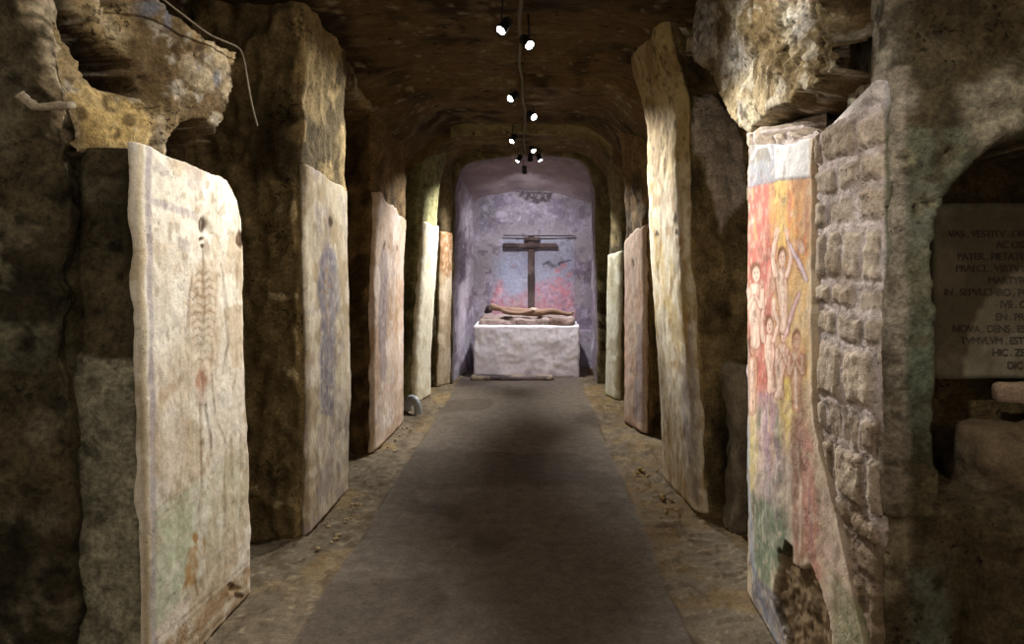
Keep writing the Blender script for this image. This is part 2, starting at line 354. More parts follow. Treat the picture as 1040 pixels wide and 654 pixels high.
# ---------------- other left piers and right piers, one builder
PIERK = 1.7
PATCH = [(708, 98), (722, 94), (738, 112), (754, 140), (757, 205), (742, 222), (733, 236), (728, 216), (722, 200), (716, 178), (714, 160), (704, 158), (703, 130)]
def pier(label, path, sgn, zt, painter, lean, seed, topcol=(140, 116, 74), ds=.014, offs=.006, zb=0., ragged=.009, r=.07, topmat=None, chis=.02, ztop=None, s0o=-.01, s1o=.03, dent=None):
    xs = [p[0] for p in path[1:3]]; e = empty('painted_pier', (sum(xs) / 2 + .3 * (1 if xs[0] > 0 else -1), (path[1][1] + path[2][1]) / 2, 0), label, 'pier')
    sa, sb = s_of(path, r, path[1]), s_of(path, r, path[2])
    def disp(S, Z, px, py, B):
        zt_ = np.interp(S, [sa, sb], zt); k = sst(zt_ - .01, zt_ - .06, Z) * sst(sa + s0o - .05, sa + s0o, S) * sst(sb + s1o + .06, sb + s1o, S)
        up = (S > sa + s0o - .01) & (S < sb + s1o)
        rock = rockdisp(B, .03, 3, seed, chis) * np.where(up, .6, PIERK) - .012
        if seed == 31: rock = rock + .022 * sst(1, -1, sdpoly(px + 2 * fbm(B, 12, 3, 3), py + 2 * fbm(B, 12, 3, 5), PATCH)) * (S < sa)
        return rock * (1 - k) + k * (-.018 + .004 * fbm(B, 6, 3, seed))
    def col(S, Z, px, py, B):
        c = rockcol(B, topcol, tuple(k * .62 for k in topcol), seed, tuple(min(255, k * 1.25) for k in topcol))
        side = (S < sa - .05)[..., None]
        c = np.where(side, c * .62, c)  # shade on the viewer-facing faces is put into the colour
        if seed == 31:
            n = sst(1, -1, sdpoly(px + 2 * fbm(B, 12, 3, 3), py + 2 * fbm(B, 12, 3, 5), PATCH))[..., None] * (S < sa)[..., None]
            c = c + (lin((196, 182, 168)) - c) * n * .9
        return c
    sheet('rock_core', path, -.05, 3.2, ds * 1.3, ds * 1.5, sgn, disp, col, topmat or M_ROCK, e, r, lean)
    ztf = lambda S: np.interp(S, [sa, sb], zt)
    panel('painted_plaster', path, sa + s0o, sb + s1o, zb, ztf, ds * .75, ds, sgn, offs, painter, M_PLASTER_V, e, r, lean, seed, dent, ragged)
    return e, sa, sb

def l2paint(px, py, B):
    p = Paint(px, py, (196, 184, 162), B, 1.2, 15)
    p.spots((166, 148, 118), 4, .0, .7, 4); p.spots((160, 150, 152), 6, .15, .5, 5); p.spots((216, 208, 190), 8, .3, .6, 6)
    pale_streaks(p, 312, 352, 190, 500, 9, [(150, 132, 104), (214, 206, 190), (150, 142, 148), (132, 108, 80)], 60)
    b = (120, 118, 136)
    p.poly([(331, 248), (336, 246), (341, 262), (344, 290), (341, 330), (340, 375), (338, 424), (324, 420), (323, 370), (324, 320), (322, 290), (326, 262)], b, .75, 3)
    p.stroke([(332, 262), (331, 300), (333, 340)], [2, 4, 2], (176, 160, 140), .7, 2); p.stroke([(341, 268), (343, 300), (339, 310)], 1.5, (206, 200, 190), .6)
    for x in (326, 331, 336): p.stroke([(x, 340), (x + .5, 415)], 1.2, (92, 84, 100), .6, 1.5)
    for x, y in ((331, 273), (335, 290), (329, 296), (333, 310), (330, 285)): p.blob(x, y, 1.5, 2.4, (150, 118, 88), .7)
    p.blob(335, 225, 2.2, 6, (60, 44, 26), .9, .4, 0, 0); p.stroke([(335, 230), (334, 246)], 1, (110, 84, 60), .7)
    p.spots((140, 128, 140), 5, .05, .4, 41, sst(400, 440, py))
    return p.c
pier('second left pier, rough chiselled rock above grey plaster with a faded blue-grey robed figure',
     [(-2.2, 3.97), (-1.295, 3.95), (-1.275, 4.82), (-2.2, 4.86)], 1, (2.14, 2.07), l2paint, lambda z, s: .012 * np.sin(z * 2.1), 13, (176, 150, 98), .013, chis=.05, r=.06)
def l3paint(px, py, B):
    p = Paint(px, py, (206, 186, 170), B, 1, 18)
    p.spots((180, 150, 124), 4, .05, .6, 4); p.spots((224, 212, 206), 6, .2, .6, 14)
    pale_streaks(p, 378, 411, 220, 440, 12, [(176, 136, 100), (228, 214, 204), (180, 164, 160), (166, 128, 110)], 50)
    p.poly([(390, 250), (393, 262), (393, 300), (391, 388), (386, 388), (384, 320), (386, 262)], (140, 132, 142), .7, 2)
    p.stroke([(402, 250), (403, 380)], [1, 2.5, ], (176, 136, 84), .6); p.stroke([(396, 300), (397, 400)], 1.5, (196, 164, 130), .5)
    p.blob(390, 250, 1.5, 5, (60, 44, 34), .85, .4); p.blob(403, 252, 1.2, 3.5, (90, 66, 46), .7)
    return p.c
pier('third left pier, pinkish plaster rising to a torn slanting edge under brown rock',
     [(-2.2, 5.73), (-1.315, 5.71), (-1.27, 6.87), (-2.2, 6.9)], 1, (2.17, 1.99), l3paint, lambda z, s: .03 * sst(1.4, 2.2, z) + 0 * z, 17, (128, 100, 60), .02, chis=.05, ragged=.02)
def l4paint(px, py, B):
    p = Paint(px, py, (226, 220, 200), B, .8, 18)
    p.spots((190, 176, 140), 5, .2, .6, 4); pale_streaks(p, 422, 448, 240, 400, 2, [(200, 190, 160), (236, 232, 214), (170, 156, 116)], 24)
    return p.c
pier('fourth left pier, slim and brightly lit white plaster below a yellow-green rock edge',
     [(-2.2, 7.77), (-1.315, 7.75), (-1.2, 8.38), (-2.2, 8.42)], 1, (2.04, 2.0), l4paint, lambda z, s: .1 * sst(.2, 2.3, z) + .1 * sst(2.2, 3.0, z), 21, (146, 142, 92), .024, ragged=.02, r=.13)
def l5paint(px, py, B):
    p = Paint(px, py, (206, 190, 168), B, .8, 19); p.spots((170, 146, 116), 5, .1, .6, 4)
    p.poly([(440, 200), (465, 200), (465, 272), (455, 282), (446, 274)], (140, 96, 54), .85, 3)
    pale_streaks(p, 445, 460, 280, 390, 5, [(180, 160, 130), (220, 208, 190)], 14); return p.c
pier('farthest left pier beside the chapel, narrow pale plaster with an orange-brown lump on top',
     [(-2.2, 8.87), (-1.2, 8.85), (-1.06, 9.12), (-2.2, 9.16)], 1, (2.0, 1.96), l5paint, lambda z, s: .02 * z, 25, (120, 100, 66), .024, r=.08)

leanR2 = lambda z, s: -.02 * np.sin(z * 1.6) - .13 * sst(.2, 2.6, z) - .12 * sst(2.5, 3.1, z)
def r2paint(px, py, B):
    p = Paint(px, py, (216, 206, 184), B, 1.2, 26)
    p.spots((178, 156, 104), 3.5, .0, .65, 4); p.spots((220, 214, 196), 7, .2, .6, 5)
    p.spots((150, 112, 62), 9, .35, .6, 7)
    pale_streaks(p, 655, 712, 150, 510, 14, [(190, 160, 90), (222, 216, 200), (150, 136, 112), (146, 112, 72)], 80)
    p.poly([(690, 380), (702, 330), (709, 400), (712, 515), (698, 505), (693, 440)], (132, 126, 136), .65, 6)
    p.stroke([(693, 240), (696, 320), (700, 380)], [3, 5, 3], (176, 132, 66), .6, 4); p.stroke([(672, 250), (676, 310)], [4, 6], (206, 174, 96), .5, 5)
    p.poly([(672, 440), (695, 440), (712, 520), (672, 490)], (160, 138, 104), .4, 14)
    up = sst(235, 130, py + 12 * fbm(B, 4, 3, 9)); p.mix(up, (176, 152, 100), .85, 0); p.spots((128, 100, 60), 6, .1, .6, 29, up); p.spots((70, 54, 34), 26, .4, .7, 39, up)
    for x, y, rx, ry in ((686, 223, 2, 5), (668, 238, 2, 3), (688, 236, 1.8, 4)): p.blob(x, y, rx, ry, (58, 42, 26), .9, .4, 0, 0)
    return p.c
R2P = [(2.2, 4.31), (1.035, 4.29), (.955, 5.17), (2.2, 5.22)]
pier('second right pier, tall brightly lit ochre and cream pillar merging smoothly into the ceiling', R2P, -1, (3.2, 3.16), r2paint, leanR2, 31, (166, 140, 88), .013, r=.14, s0o=-.03, s1o=.1, ragged=.02, offs=.0, dent=lambda px, py, B: .012 * fbm(B, 5, 3, 8) * sst(1.9, 2.3, B[..., 2]))
def r3paint(px, py, B):
    p = Paint(px, py, (200, 180, 166), B, .8, 28)
    p.spots((176, 146, 124), 4, .05, .6, 4); pale_streaks(p, 630, 656, 240, 430, 15, [(182, 140, 112), (222, 210, 200), (150, 134, 134)], 36)
    p.poly([(648, 330), (653, 330), (655, 430), (644, 426)], (136, 130, 142), .7, 3); p.stroke([(636, 320), (635, 400)], 3, (184, 126, 96), .5)
    p.blob(643, 268, 1.5, 6, (90, 66, 50), .8); return p.c
pier('third right pier, pinkish plaster with a grey-violet strip below dark brown broken rock',
     [(2.2, 6.42), (1.05, 6.38), (.92, 6.92), (2.2, 6.98)], -1, (1.93, 1.78), r3paint, lambda z, s: -.07 * sst(1.9, 3.0, z) + 0 * z, 35, (130, 102, 62), .02, chis=.05, ragged=.02)
def r4paint(px, py, B):
    p = Paint(px, py, (206, 206, 190), B, .8, 28)
    p.spots((170, 160, 130), 5, .1, .6, 4); pale_streaks(p, 608, 628, 260, 400, 16, [(180, 176, 150), (226, 226, 216)], 20)
    p.stroke([(622, 262), (622, 290)], 1.5, (90, 84, 60), .6); return p.c
pier('farthest right pier beside the chapel, slim pale grey-green plaster ending above the worn floor',
     [(2.2, 8.0), (1.0, 7.98), (.87, 8.4), (2.2, 8.45)], -1, (1.72, 1.68), r4paint, lambda z, s: .02 * z - .1 * sst(2.2, 3.1, z), 39, (128, 112, 72), .022, r=.1)

# ---------------- R1: fresco of souls in flames, masonry and lower rubble
R1P = [(2.0, 3.34), (1.035, 3.3), (1.01, 2.83), (1.03, 2.45), (1.06, 2.13), (1.09, 2.10), (1.12, 2.16), (1.14, 2.4)]
R1R = .04
e = empty('painted_pier', (1.4, 2.7, 0), 'nearest right pier, fresco of naked souls in red and yellow flames beside bare stone blocks', 'pier')
sFar, sNear = s_of(R1P, R1R, (1.035, 3.3)), s_of(R1P, R1R, (1.06, 2.13))
def blocks(px, py, B, S):
    # courses of squared tuff blocks in bedding mortar
    s = S - sFar; z = B[..., 2] + .02 * fbm(B, 5, 3, 9)
    s = s + .022 * fbm(B, 6, 3, 12)
    hts = [.14, .10, .15, .2, .12, .11, .21, .13, .22, .12, .1, .2, .13, .12, .15, .2]; zc = np.r_[0, np.cumsum(hts)] * .92 + .02
    row = np.clip(np.searchsorted(zc, z) - 1, 0, len(hts) - 1)
    zz = (z - zc[row]); hh = zc[np.minimum(row + 1, len(hts))] - zc[row]
    w = .10 + .10 * _hash(row, row * 0 + 3, row * 0, 5)
    off = _hash(row, row * 0, row * 0, 8) * .15
    cidx = np.floor((s + off) / w); ss = (s + off) - cidx * w
    e = np.minimum(np.minimum(zz, hh - zz), np.minimum(ss, w - ss))
    jit = _hash(row, cidx.astype(np.int64), row * 0, 3)
    return e, jit
def inmask(px, py): return sst(.9, -.2, sdpoly(px, py, [(740, 60), (822, 120), (822, 440), (892, 700), (740, 700)]) / 5)
BROKEN = [(788, 604), (792, 575), (793, 558), (800, 562), (799, 550), (806, 556), (808, 572), (816, 580), (823, 574), (830, 588), (838, 602), (846, 640), (850, 690), (815, 700), (800, 640)]
def r1right(z):
    # where the plaster ends towards the viewer, by height
    return sFar + np.interp(z, [0, .37, .65, .85, .95, 1.05, 2.2], [1.15, 1.12, .98, .88, .83, .80, .79])
def r1disp(S, Z, px, py, B):
    e, j = blocks(px, py, B, S)
    m = (S > sFar) & (S < sNear + .02)
    bl = (.006 + .008 * j) * sst(.012, .03, e) * np.where(j < .12, -.6, 1) - .006 * sst(.012, .0, np.abs(e - .012)) + .005 * fbm(B, 14, 3, 4) + .004 * fbm(B, 40, 3, 5)
    d = np.where(m & (Z > .45), bl, .02 * fbm(B, 5, 4, 8) + .008 * fbm(B, 24, 3, 2))
    k = sst(.03, -.02, S - r1right(Z)) * sst(2.14, 2.06, Z)
    return d - .028 * k * m
def r1col(S, Z, px, py, B):
    e, j = blocks(px, py, B, S); mo = sst(.026, .008, e)[..., None]
    c = lin((190, 174, 156)) * (.8 + .4 * j[..., None]); c = c + (lin((204, 190, 186)) - c) * mo; c = c + (lin((96, 82, 66)) - c) * (sst(.006, .0, np.abs(e - .018)) * (fbm(B, 9, 2, 31) > -.15))[..., None] * .7
    n = sst(-.1, .5, fbm(B, 6, 4, 71))[..., None]; c = c + (lin((140, 120, 98)) - c) * n * .55
    p = Paint(px, py, (0, 0, 0), B, 2); p.c = c
    p.mix(sst(.2, .6, (py - 500) / 100 + .4 * fbm(B, 4, 3, 5)), (120, 100, 76), .8, 0)
    p.mix(sst(.5, -.5, np.abs(px - 824) / 4 - 1 + .5 * fbm(B, 10, 3, 15)) * (py > 190), (50, 40, 26), .85, 0)
    p.mix(((S > sNear + .03) & (Z > .8)).astype(float), (84, 86, 66), .85, 0)
    p.mix(sst(140, 90, py) * (px > 850), (186, 178, 178), .6, 0)
    return p.c
sheet('stone_blocks', R1P, -.05, 2.1, .0085, .010, 1, r1disp, r1col, M_STONE, e, R1R, NOLEAN, True,
      lambda S: np.interp(S, [0, sFar - .1, sFar, sFar + .45, sFar + .85, sNear - .1, sNear, 9], [2.14, 2.17, 2.19, 2.09, 2.03, 2.04, 2.11, 2.15]) + .02 * fbm(np.stack([S, S * 0, S * 0], -1), 8, 4, 5))
def r1paint(px, py, B):
    p = Paint(px, py, (214, 196, 172), B, .9, 51)
    fl = (234, 200, 182); fd = (128, 66, 48); red = (192, 100, 92); org = (226, 170, 104); yel = (236, 202, 128)
    p.poly([(756, 180), (792, 175), (790, 300), (784, 420), (770, 400), (760, 330)], red, .9, 10)
    p.poly([(784, 170), (824, 170), (826, 250), (812, 300), (790, 290)], org, .95, 8); p.poly([(786, 175), (802, 172), (800, 250), (789, 262)], yel, .8, 8)
    p.poly([(806, 178), (824, 176), (826, 240), (818, 250)], (170, 130, 118), .6, 8)
    p.poly([(788, 300), (812, 270), (826, 270), (826, 440), (808, 450), (795, 400)], (226, 186, 128), .8, 10)
    p.poly([(762, 330), (790, 340), (796, 420), (776, 470), (764, 430)], (206, 128, 110), .7, 12)
    p.poly([(757, 400), (826, 400), (832, 560), (762, 560)], (186, 166, 158), .75, 26)
    p.poly([(773, 400), (788, 395), (796, 470), (790, 520), (776, 500)], (168, 142, 162), .7, 8)
    p.poly([(761, 395), (770, 400), (774, 470), (768, 500), (762, 500)], (218, 202, 130), .75, 6)
    p.poly([(794, 385), (806, 380), (812, 420), (802, 460), (796, 440)], (232, 206, 112), .8, 6)
    p.poly([(764, 500), (782, 508), (800, 520), (804, 560), (790, 580), (786, 600), (766, 585)], (92, 122, 98), .8, 10)
    p.poly([(776, 480), (800, 480), (802, 540), (784, 520)], (160, 160, 140), .5, 12)
    p.poly([(806, 420), (818, 425), (824, 560), (812, 580), (806, 540)], (150, 112, 92), .85, 4)
    p.poly([(818, 430), (830, 450), (840, 590), (826, 596), (818, 540)], (186, 132, 118), .85, 6)
    p.poly([(832, 470), (846, 490), (880, 640), (890, 710), (850, 700), (838, 600)], (196, 172, 158), .8, 6)
    p.poly([(846, 580), (880, 620), (890, 710), (852, 700)], (128, 140, 100), .7, 10)
    # flame tongues
    rnd = random.Random(2)
    for k in range(60):
        x = rnd.uniform(760, 822); y = rnd.uniform(195, 470); h = rnd.uniform(14, 46)
        c = rnd.choice([red, org, (228, 120, 96), yel, (214, 150, 140), (190, 112, 120)]) if y < 400 else rnd.choice([(196, 140, 140), (176, 150, 168), (222, 206, 150), (150, 130, 120)])
        p.stroke([(x, y), (x + rnd.uniform(-2, 2), y - h * .5), (x + rnd.uniform(-2, 3), y - h)], [rnd.uniform(2, 3.6), 2.2, .3], c, .45, 1.8, .4)
    for k in range(26):
        x = rnd.uniform(766, 800); y = rnd.uniform(430, 560); p.stroke([(x, y), (x + rnd.uniform(-3, 3), y - 26)], [2.5, .4], rnd.choice([(120, 150, 124), (200, 190, 176), (150, 126, 150), (90, 124, 96)]), .5, 2)
    # figures: torsos, heads, raised and folded arms
    ol = (150, 88, 66); hi = (244, 222, 208); hr = (120, 78, 54)
    def limb(pts, w, c=None):
        w = w if isinstance(w, list) else [w] * len(pts)
        p.stroke(pts, [k + 2.4 for k in w], ol, .7, 1.6, .1); p.stroke(pts, w, c or fl, .95, 1.3, .1)
        p.stroke([(a - .6, b) for a, b in pts], [k * .3 for k in w], hi, .7, 1.5, .2)
    def fig(x, y, s, lean=0, arms=0, c=None):
        c = c or fl
        limb([(x, y + 16 * s), (x + lean * .5, y + 34 * s), (x + lean, y + 54 * s), (x + lean * 1.3, y + 72 * s)], [11 * s, 12 * s, 8.5 * s, 10 * s], c)
        p.stroke([(x + 2, y + 20 * s), (x + 2.5 + lean * .5, y + 44 * s)], 2.2, (204, 150, 128), .55, 3, .2)
        p.stroke([(x - 3 * s, y + 28 * s), (x + 4 * s, y + 27 * s)], .8, ol, .5, 1.6, .2); p.blob(x + lean, y + 50 * s, 1.2, 1.6, ol, .5)
        if arms == 1:
            for q in (-1, 1): limb([(x + 6 * s * q, y + 18 * s), (x + 10 * s * q, y - 1 * s), (x + 5.5 * s * q, y - 20 * s)], [4.4 * s, 4 * s, 2.6 * s], c)
            for q in (-1, 1): p.blob(x + 5 * s * q, y - 25 * s, 2.2 * s, 6 * s, c, .9, .5, -10 * q, .1)
        if arms == 2:
            for q in (-1, 1): limb([(x + 6.5 * s * q, y + 18 * s), (x + 7 * s * q, y + 36 * s), (x + 1 * q, y + 24 * s)], [4 * s, 3.6 * s, 2.2 * s], c)
        p.blob(x, y, 5.2 * s, 11 * s, ol, .75, .3, 0, .1); p.blob(x, y - 4 * s, 4.8 * s, 8 * s, hr, .85, .4, 0, .1); p.blob(x + .6, y + 1.5 * s, 3.4 * s, 8 * s, c, .98, .4, 0, .05)
        p.blob(x - .8, y - .5, .7, 1.2, ol, .8); p.blob(x + 1.8, y - .5, .7, 1.2, ol, .8); p.blob(x + .6, y + 5 * s, 1.2, .9, (180, 90, 80), .8)
    dk = (206, 164, 138)
    fig(766, 352, .9, 0, 0, dk); fig(798, 340, .85, -3, 2); fig(783, 330, .9, 3, 1); fig(769, 277, 1.0, 0, 2); fig(796, 262, 1.0, 2, 1)
    fig(812, 345, .95, 0, 2, dk)
    p.blob(816, 250, 4, 9, ol, .7, .4, -15); p.blob(816, 251, 3, 7.4, fl, .95, .4, -15, .1); p.blob(813, 244, 2.6, 4, (186, 130, 80), .8, .5)
    limb([(805, 249), (812, 262), (821, 284)], [2.6, 3.4, 3], (218, 200, 222)); limb([(814, 298), (807, 318), (801, 340)], [2.6, 3.2, 2.4], (226, 186, 196))
    p.stroke([(817, 385), (819, 428)], 5, (160, 126, 100), .6, 3)
    for x, y0_, y1 in ((768, 395, 470), (776, 420, 500), (785, 410, 490), (791, 430, 500), (800, 440, 520), (813, 450, 560), (824, 480, 570)):
        p.stroke([(x, y0_), (x + 2, (y0_ + y1) / 2), (x + 1, y1)], [1, 3, 1], rnd.choice([(226, 206, 190), (196, 150, 140), (150, 120, 130)]), .6, 2.5, .3)
    p.stroke([(758, 190), (759, 330), (762, 480), (765, 570), (775, 610), (794, 660)], [5, 4, 4, 4, 5, 6], (170, 178, 192), .9, 1.5, .15)
    p.poly([(764, 572), (776, 590), (790, 604), (800, 640), (806, 700), (790, 700), (766, 610)], (112, 112, 124), .85, 3); p.stroke([(768, 586), (784, 612), (806, 660)], 2, (170, 166, 172), .6)
    # upper band: blue-grey and white plaster
    p.poly([(752, 120), (824, 110), (824, 180), (790, 184), (756, 192)], (156, 160, 170), .95, 3, .1)
    p.poly([(788, 120), (824, 110), (824, 178), (789, 181)], (222, 220, 220), .95, 2, .1); p.stroke([(756, 192), (790, 184), (824, 180)], 1.5, (120, 116, 116), .7)
    p.poly([(752, 120), (786, 118), (784, 162), (754, 168)], (140, 130, 112), .7, 5); p.stroke([(766, 160), (772, 150), (783, 148), (786, 160)], 2.5, (226, 228, 234), .85, 1.5)
    p.spots((232, 222, 206), 16, .5, .3, 12); p.spots((120, 96, 76), 24, .48, .45, 13)
    bm = sst(1, -1, sdpoly(px + 2.5 * fbm(B, 20, 3, 4), py + 2.5 * fbm(B, 20, 3, 6), BROKEN))
    p.mix(bm, (124, 104, 78), 1, 0); p.spots((70, 56, 38), 22, .1, .7, 19, bm); ed = sst(3.5, 1, np.abs(sdpoly(px + 2.5 * fbm(B, 20, 3, 4), py + 2.5 * fbm(B, 20, 3, 6), BROKEN))) * (fbm(B, 9, 2, 8) > -.1)
    p.mix(ed, (44, 36, 22), .85, 0)
    p.c = p.c * .97 + .03 * lin((200, 186, 170)); return p.c
def r1dent(px, py, B):
    bm = sst(1, -1, sdpoly(px + 2.5 * fbm(B, 20, 3, 4), py + 2.5 * fbm(B, 20, 3, 6), BROKEN))
    return bm * (-.022 + .01 * fbm(B, 20, 3, 2))
panel('fresco_plaster', R1P, sFar - .012, sFar + .9, 0.0, lambda S: np.interp(S, [sFar - .05, sFar, sFar + .3, sFar + .65, sFar + 1], [2.12, 2.125, 2.07, 2.02, 2.0]), .0062, .0075, 1, .01, r1paint, M_PLASTER, e, R1R, NOLEAN, 53, r1dent, .006, r1right)

# ================================================================== SIDE WALLS (bays, spandrels, broken openings)
def side_wall(name, sgn, facex, mask, depthx, colf, mat, ys, zs):
    D, Z = np.meshgrid(ys, zs, indexing='ij')
    X0 = facex(D, Z); B = np.stack([X0, D, Z], -1); px, py = proj(B)
    M, extra = mask(px, py, D, Z, B)
    if sgn < 0: M = M * np.where(D < 3.32, sst(2.0, 2.05, Z), 1)
    else: M = M * np.where(D < 3.35, sst(1.86, 1.9, Z), 1)
    X = X0 * M + (depthx(D, Z)) * (1 - M)
    P = np.stack([X, D, Z], -1)
    P[..., 0] += sgn * (.03 * fbm(P * np.array([1, 1, 1]), 3, 4, 7) + .012 * fbm(P, 12, 3, 9)) + sgn * extra
    P[..., 1] += .02 * fbm(P + 9, 5, 3, 17) * (1 - np.abs(2 * M - 1))
    return grid(name, P, colf(px, py, D, Z, P, M), mat)
ysf = np.r_[np.arange(2.3, 4.4, .011), np.arange(4.4, 9.3, .035)]
zsf = np.r_[np.arange(-.05, 1.85, .035), np.arange(1.85, 3.35, .011)]
# left
MASSL = [(20, -120), (158, -120), (158, -8), (166, 2), (186, 18), (206, 36), (222, 45), (241, 52), (236, 90), (229, 130), (223, 170), (226, 230), (160, 230), (150, 162), (60, 158), (60, 100)]
HOLEA = [(56, -60), (58, 10), (70, 36), (84, 58), (96, 76), (104, 88), (120, 92), (141, 99), (152, 108), (153, 92), (148, 84), (136, 76), (146, 69), (140, 61), (116, 50), (108, 36), (94, 22), (84, 10), (74, -60)]
HOLEB = [(171, 170), (173, 148), (181, 131), (194, 122), (208, 122), (219, 132), (224, 150), (224, 210), (171, 210)]
def maskL(px, py, D, Z, B):
    n = fbm(B, 14, 4, 3) * 4; n2 = fbm(B + 5, 14, 4, 13) * 4
    x, y = px + n, py + n2
    def deep(sr, ss, w): return (1 - .16 * sst(1.5, -1.5, sr)) * (1 - sst(-1, -w, ss))
    m = sst(2.2, -2.2, sdpoly(x, y, MASSL)) * deep(sdpoly(x, y, HOLEA), sdpoly(px, py, HOLEA), 20) * deep(sdpoly(px + n * .4, py, HOLEB), sdpoly(px, py, HOLEB), 12)
    far = sst(2.78, 2.86, Z + .04 * fbm(B, 5, 2, 3)) * (D > 4.35)
    m = np.where(D < 3.75, m, far)
    f1, f2, _ = cells(B, 26, 5)
    pit = sst(.35, .15, f1) * sst(-.1, .3, fbm(B, 5, 3, 91)); ridge = sst(6, -10, sdpoly(x, y, [(140, 112), (165, 118), (168, 90), (150, 60), (140, 20), (116, -20), (100, -20), (120, 30), (150, 70)]))
    extra = -.02 * pit - .05 * ridge * (fbm(B, 22, 3, 4) > 0) * .8
    return m, extra * (M_like(m))
def M_like(m): return sst(.8, 1, m)
def faceL(D, Z): return np.interp(D, [2.3, 2.42, 2.75, 3.08, 3.3, 9.3], [-1.63, -1.61, -1.43, -1.335, -1.33, -1.3]) - .16 * sst(1.95, 2.9, Z) * sst(3.0, 2.4, D)
def colL(px, py, D, Z, B, M):
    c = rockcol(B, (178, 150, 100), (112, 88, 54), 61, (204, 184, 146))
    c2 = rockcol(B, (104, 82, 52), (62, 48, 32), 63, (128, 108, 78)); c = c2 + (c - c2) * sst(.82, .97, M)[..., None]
    p = Paint(px, py, (0, 0, 0), B, 2); p.c = c
    p.mix(sst(4, -6, sdpoly(px, py, [(76, 80), (100, 84), (152, 112), (160, 150), (80, 150)])), (206, 176, 112), .6, 0)
    for x, y, rx, ry in ((219, 80, 5, 9), (200, 66, 4, 5), (150, 8, 14, 9), (172, 20, 5, 12)): p.blob(x, y, rx, ry, (104, 110, 122), .7, .8)
    p.spots((62, 44, 26), 20, .38, .7, 9); p.spots((196, 188, 170), 16, .42, .5, 19)
    p.stroke([(165, 120), (168, 150)], 8, (196, 184, 160), .5, 5)
    return p.c
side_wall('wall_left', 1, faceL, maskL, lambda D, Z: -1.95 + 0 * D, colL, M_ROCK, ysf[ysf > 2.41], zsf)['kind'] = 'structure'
# right
MASSR = [(700, -160), (703, 62), (716, 72), (724, 92), (734, 112), (744, 128), (753, 133), (757, 300), (900, 300), (925, 100), (925, -160)]
HOLER = [(757, 134), (768, 124), (786, 112), (796, 103), (806, 96), (826, 90), (832, 82), (848, 76), (858, 62), (857, 46), (846, 34), (842, 18), (838, 4), (842, -80), (905, -80), (905, 98), (888, 122), (850, 137), (820, 142), (790, 146), (757, 140)]
def maskR(px, py, D, Z, B):
    n = fbm(B, 13, 4, 3) * 5; n2 = fbm(B + 5, 13, 4, 13) * 5
    x, y = px + n * .8, py + n2 * .8
    sm = sst(2.4, -2.4, sdpoly(px + n * .3, py + n2 * .3, MASSR)) * (D < 4.34)
    hs = sdpoly(px, py, HOLER)
    m = sm * (1 - .14 * sst(1.8, -1.8, sdpoly(x, y, HOLER))) * (1 - sst(-1, -24, hs))
    far = sst(2.8, 2.88, Z + .04 * fbm(B, 5, 2, 3)) * (D >= 4.3)
    m = np.maximum(m, far)
    f1, f2, _ = cells(B, 30, 8)
    zone = sst(14, -10, sdpoly(x, y, [(745, 0), (800, -20), (850, 10), (862, 60), (840, 84), (800, 92), (775, 70), (760, 40)]))
    g1, g2, _ = cells(B, 9, 18)
    extra = -.03 * sst(.42, .12, f1) * (.25 + zone * .9) - .06 * zone * sst(.4, .1, g1) + .02 * zone * fbm(B, 24, 3, 3)
    return m, extra * M_like(m)
def faceR(D, Z): return np.interp(D, [2.3, 2.6, 3.3, 3.9, 4.3, 9.3], [1.03, 1.04, 1.06, .99, .95, 1.0]) - .03 * sst(2.2, 3, Z) + .06 * (D > 4.4)
def colR(px, py, D, Z, B, M):
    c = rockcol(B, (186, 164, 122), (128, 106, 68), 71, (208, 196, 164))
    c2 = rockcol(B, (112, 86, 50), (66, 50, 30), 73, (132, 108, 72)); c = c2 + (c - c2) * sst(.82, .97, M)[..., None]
    p = Paint(px, py, (0, 0, 0), B, 2); p.c = c
    for x, y, rx, ry in ((712, 30, 10, 30), (752, 112, 5, 10), (806, 20, 12, 20), (745, 60, 14, 20)): p.blob(x, y, rx, ry, (196, 196, 194), .55, 1)
    p.spots((70, 54, 34), 24, .3, .7, 9); p.spots((214, 206, 186), 12, .3, .5, 19)
    return p.c
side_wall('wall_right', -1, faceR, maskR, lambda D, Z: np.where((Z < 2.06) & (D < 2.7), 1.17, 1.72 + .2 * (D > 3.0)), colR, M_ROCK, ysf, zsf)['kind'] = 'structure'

# ================================================================== FRONT WALLS (turn outwards at the near piers)
FLP = [(-2.0, 2.62), (-1.63, 2.5), (-1.605, 2.38), (-3.6, 2.36)]
def flcol(S, Z, px, py, B):
    c = rockcol(B, (98, 86, 60), (60, 52, 36), 81, (128, 118, 92)); p = Paint(px, py, (0, 0, 0), B, 2); p.c = c
    p.spots((140, 138, 114), 7, .28, .6, 5, sst(60, 30, px) * sst(120, 170, py) * sst(400, 330, py)); p.spots((36, 32, 24), 14, .35, .7, 6)
    rim = sst(.75, .35, np.abs(B[..., 0] - (-1.625 - .16 * sst(1.95, 2.9, B[..., 2]))) * 22 + .6 * fbm(B, 16, 3, 5)) * (Z > 1.98)
    p.mix(rim, (206, 188, 158), .85, 0); p.spots((50, 38, 24), 30, .2, .8, 7, rim)
    p.stroke([(20, 228), (50, 227), (62, 226)], 3, (34, 30, 22), .6)
    return p.c
def fldisp(S, Z, px, py, B):
    return rockdisp(B, .03, 2.5, 8, .03) * sst(0, .25, S + .1)
sheet('wall_front_left', FLP, -.05, 3.4, .016, .016, -1, fldisp, flcol, M_DARK, None, .03, lambda z, s: -.16 * sst(1.95, 2.9, z) + .025 * fbm(np.stack([z * 7, z * 0, z * 0], -1), 1, 4, 3))['kind'] = 'structure'
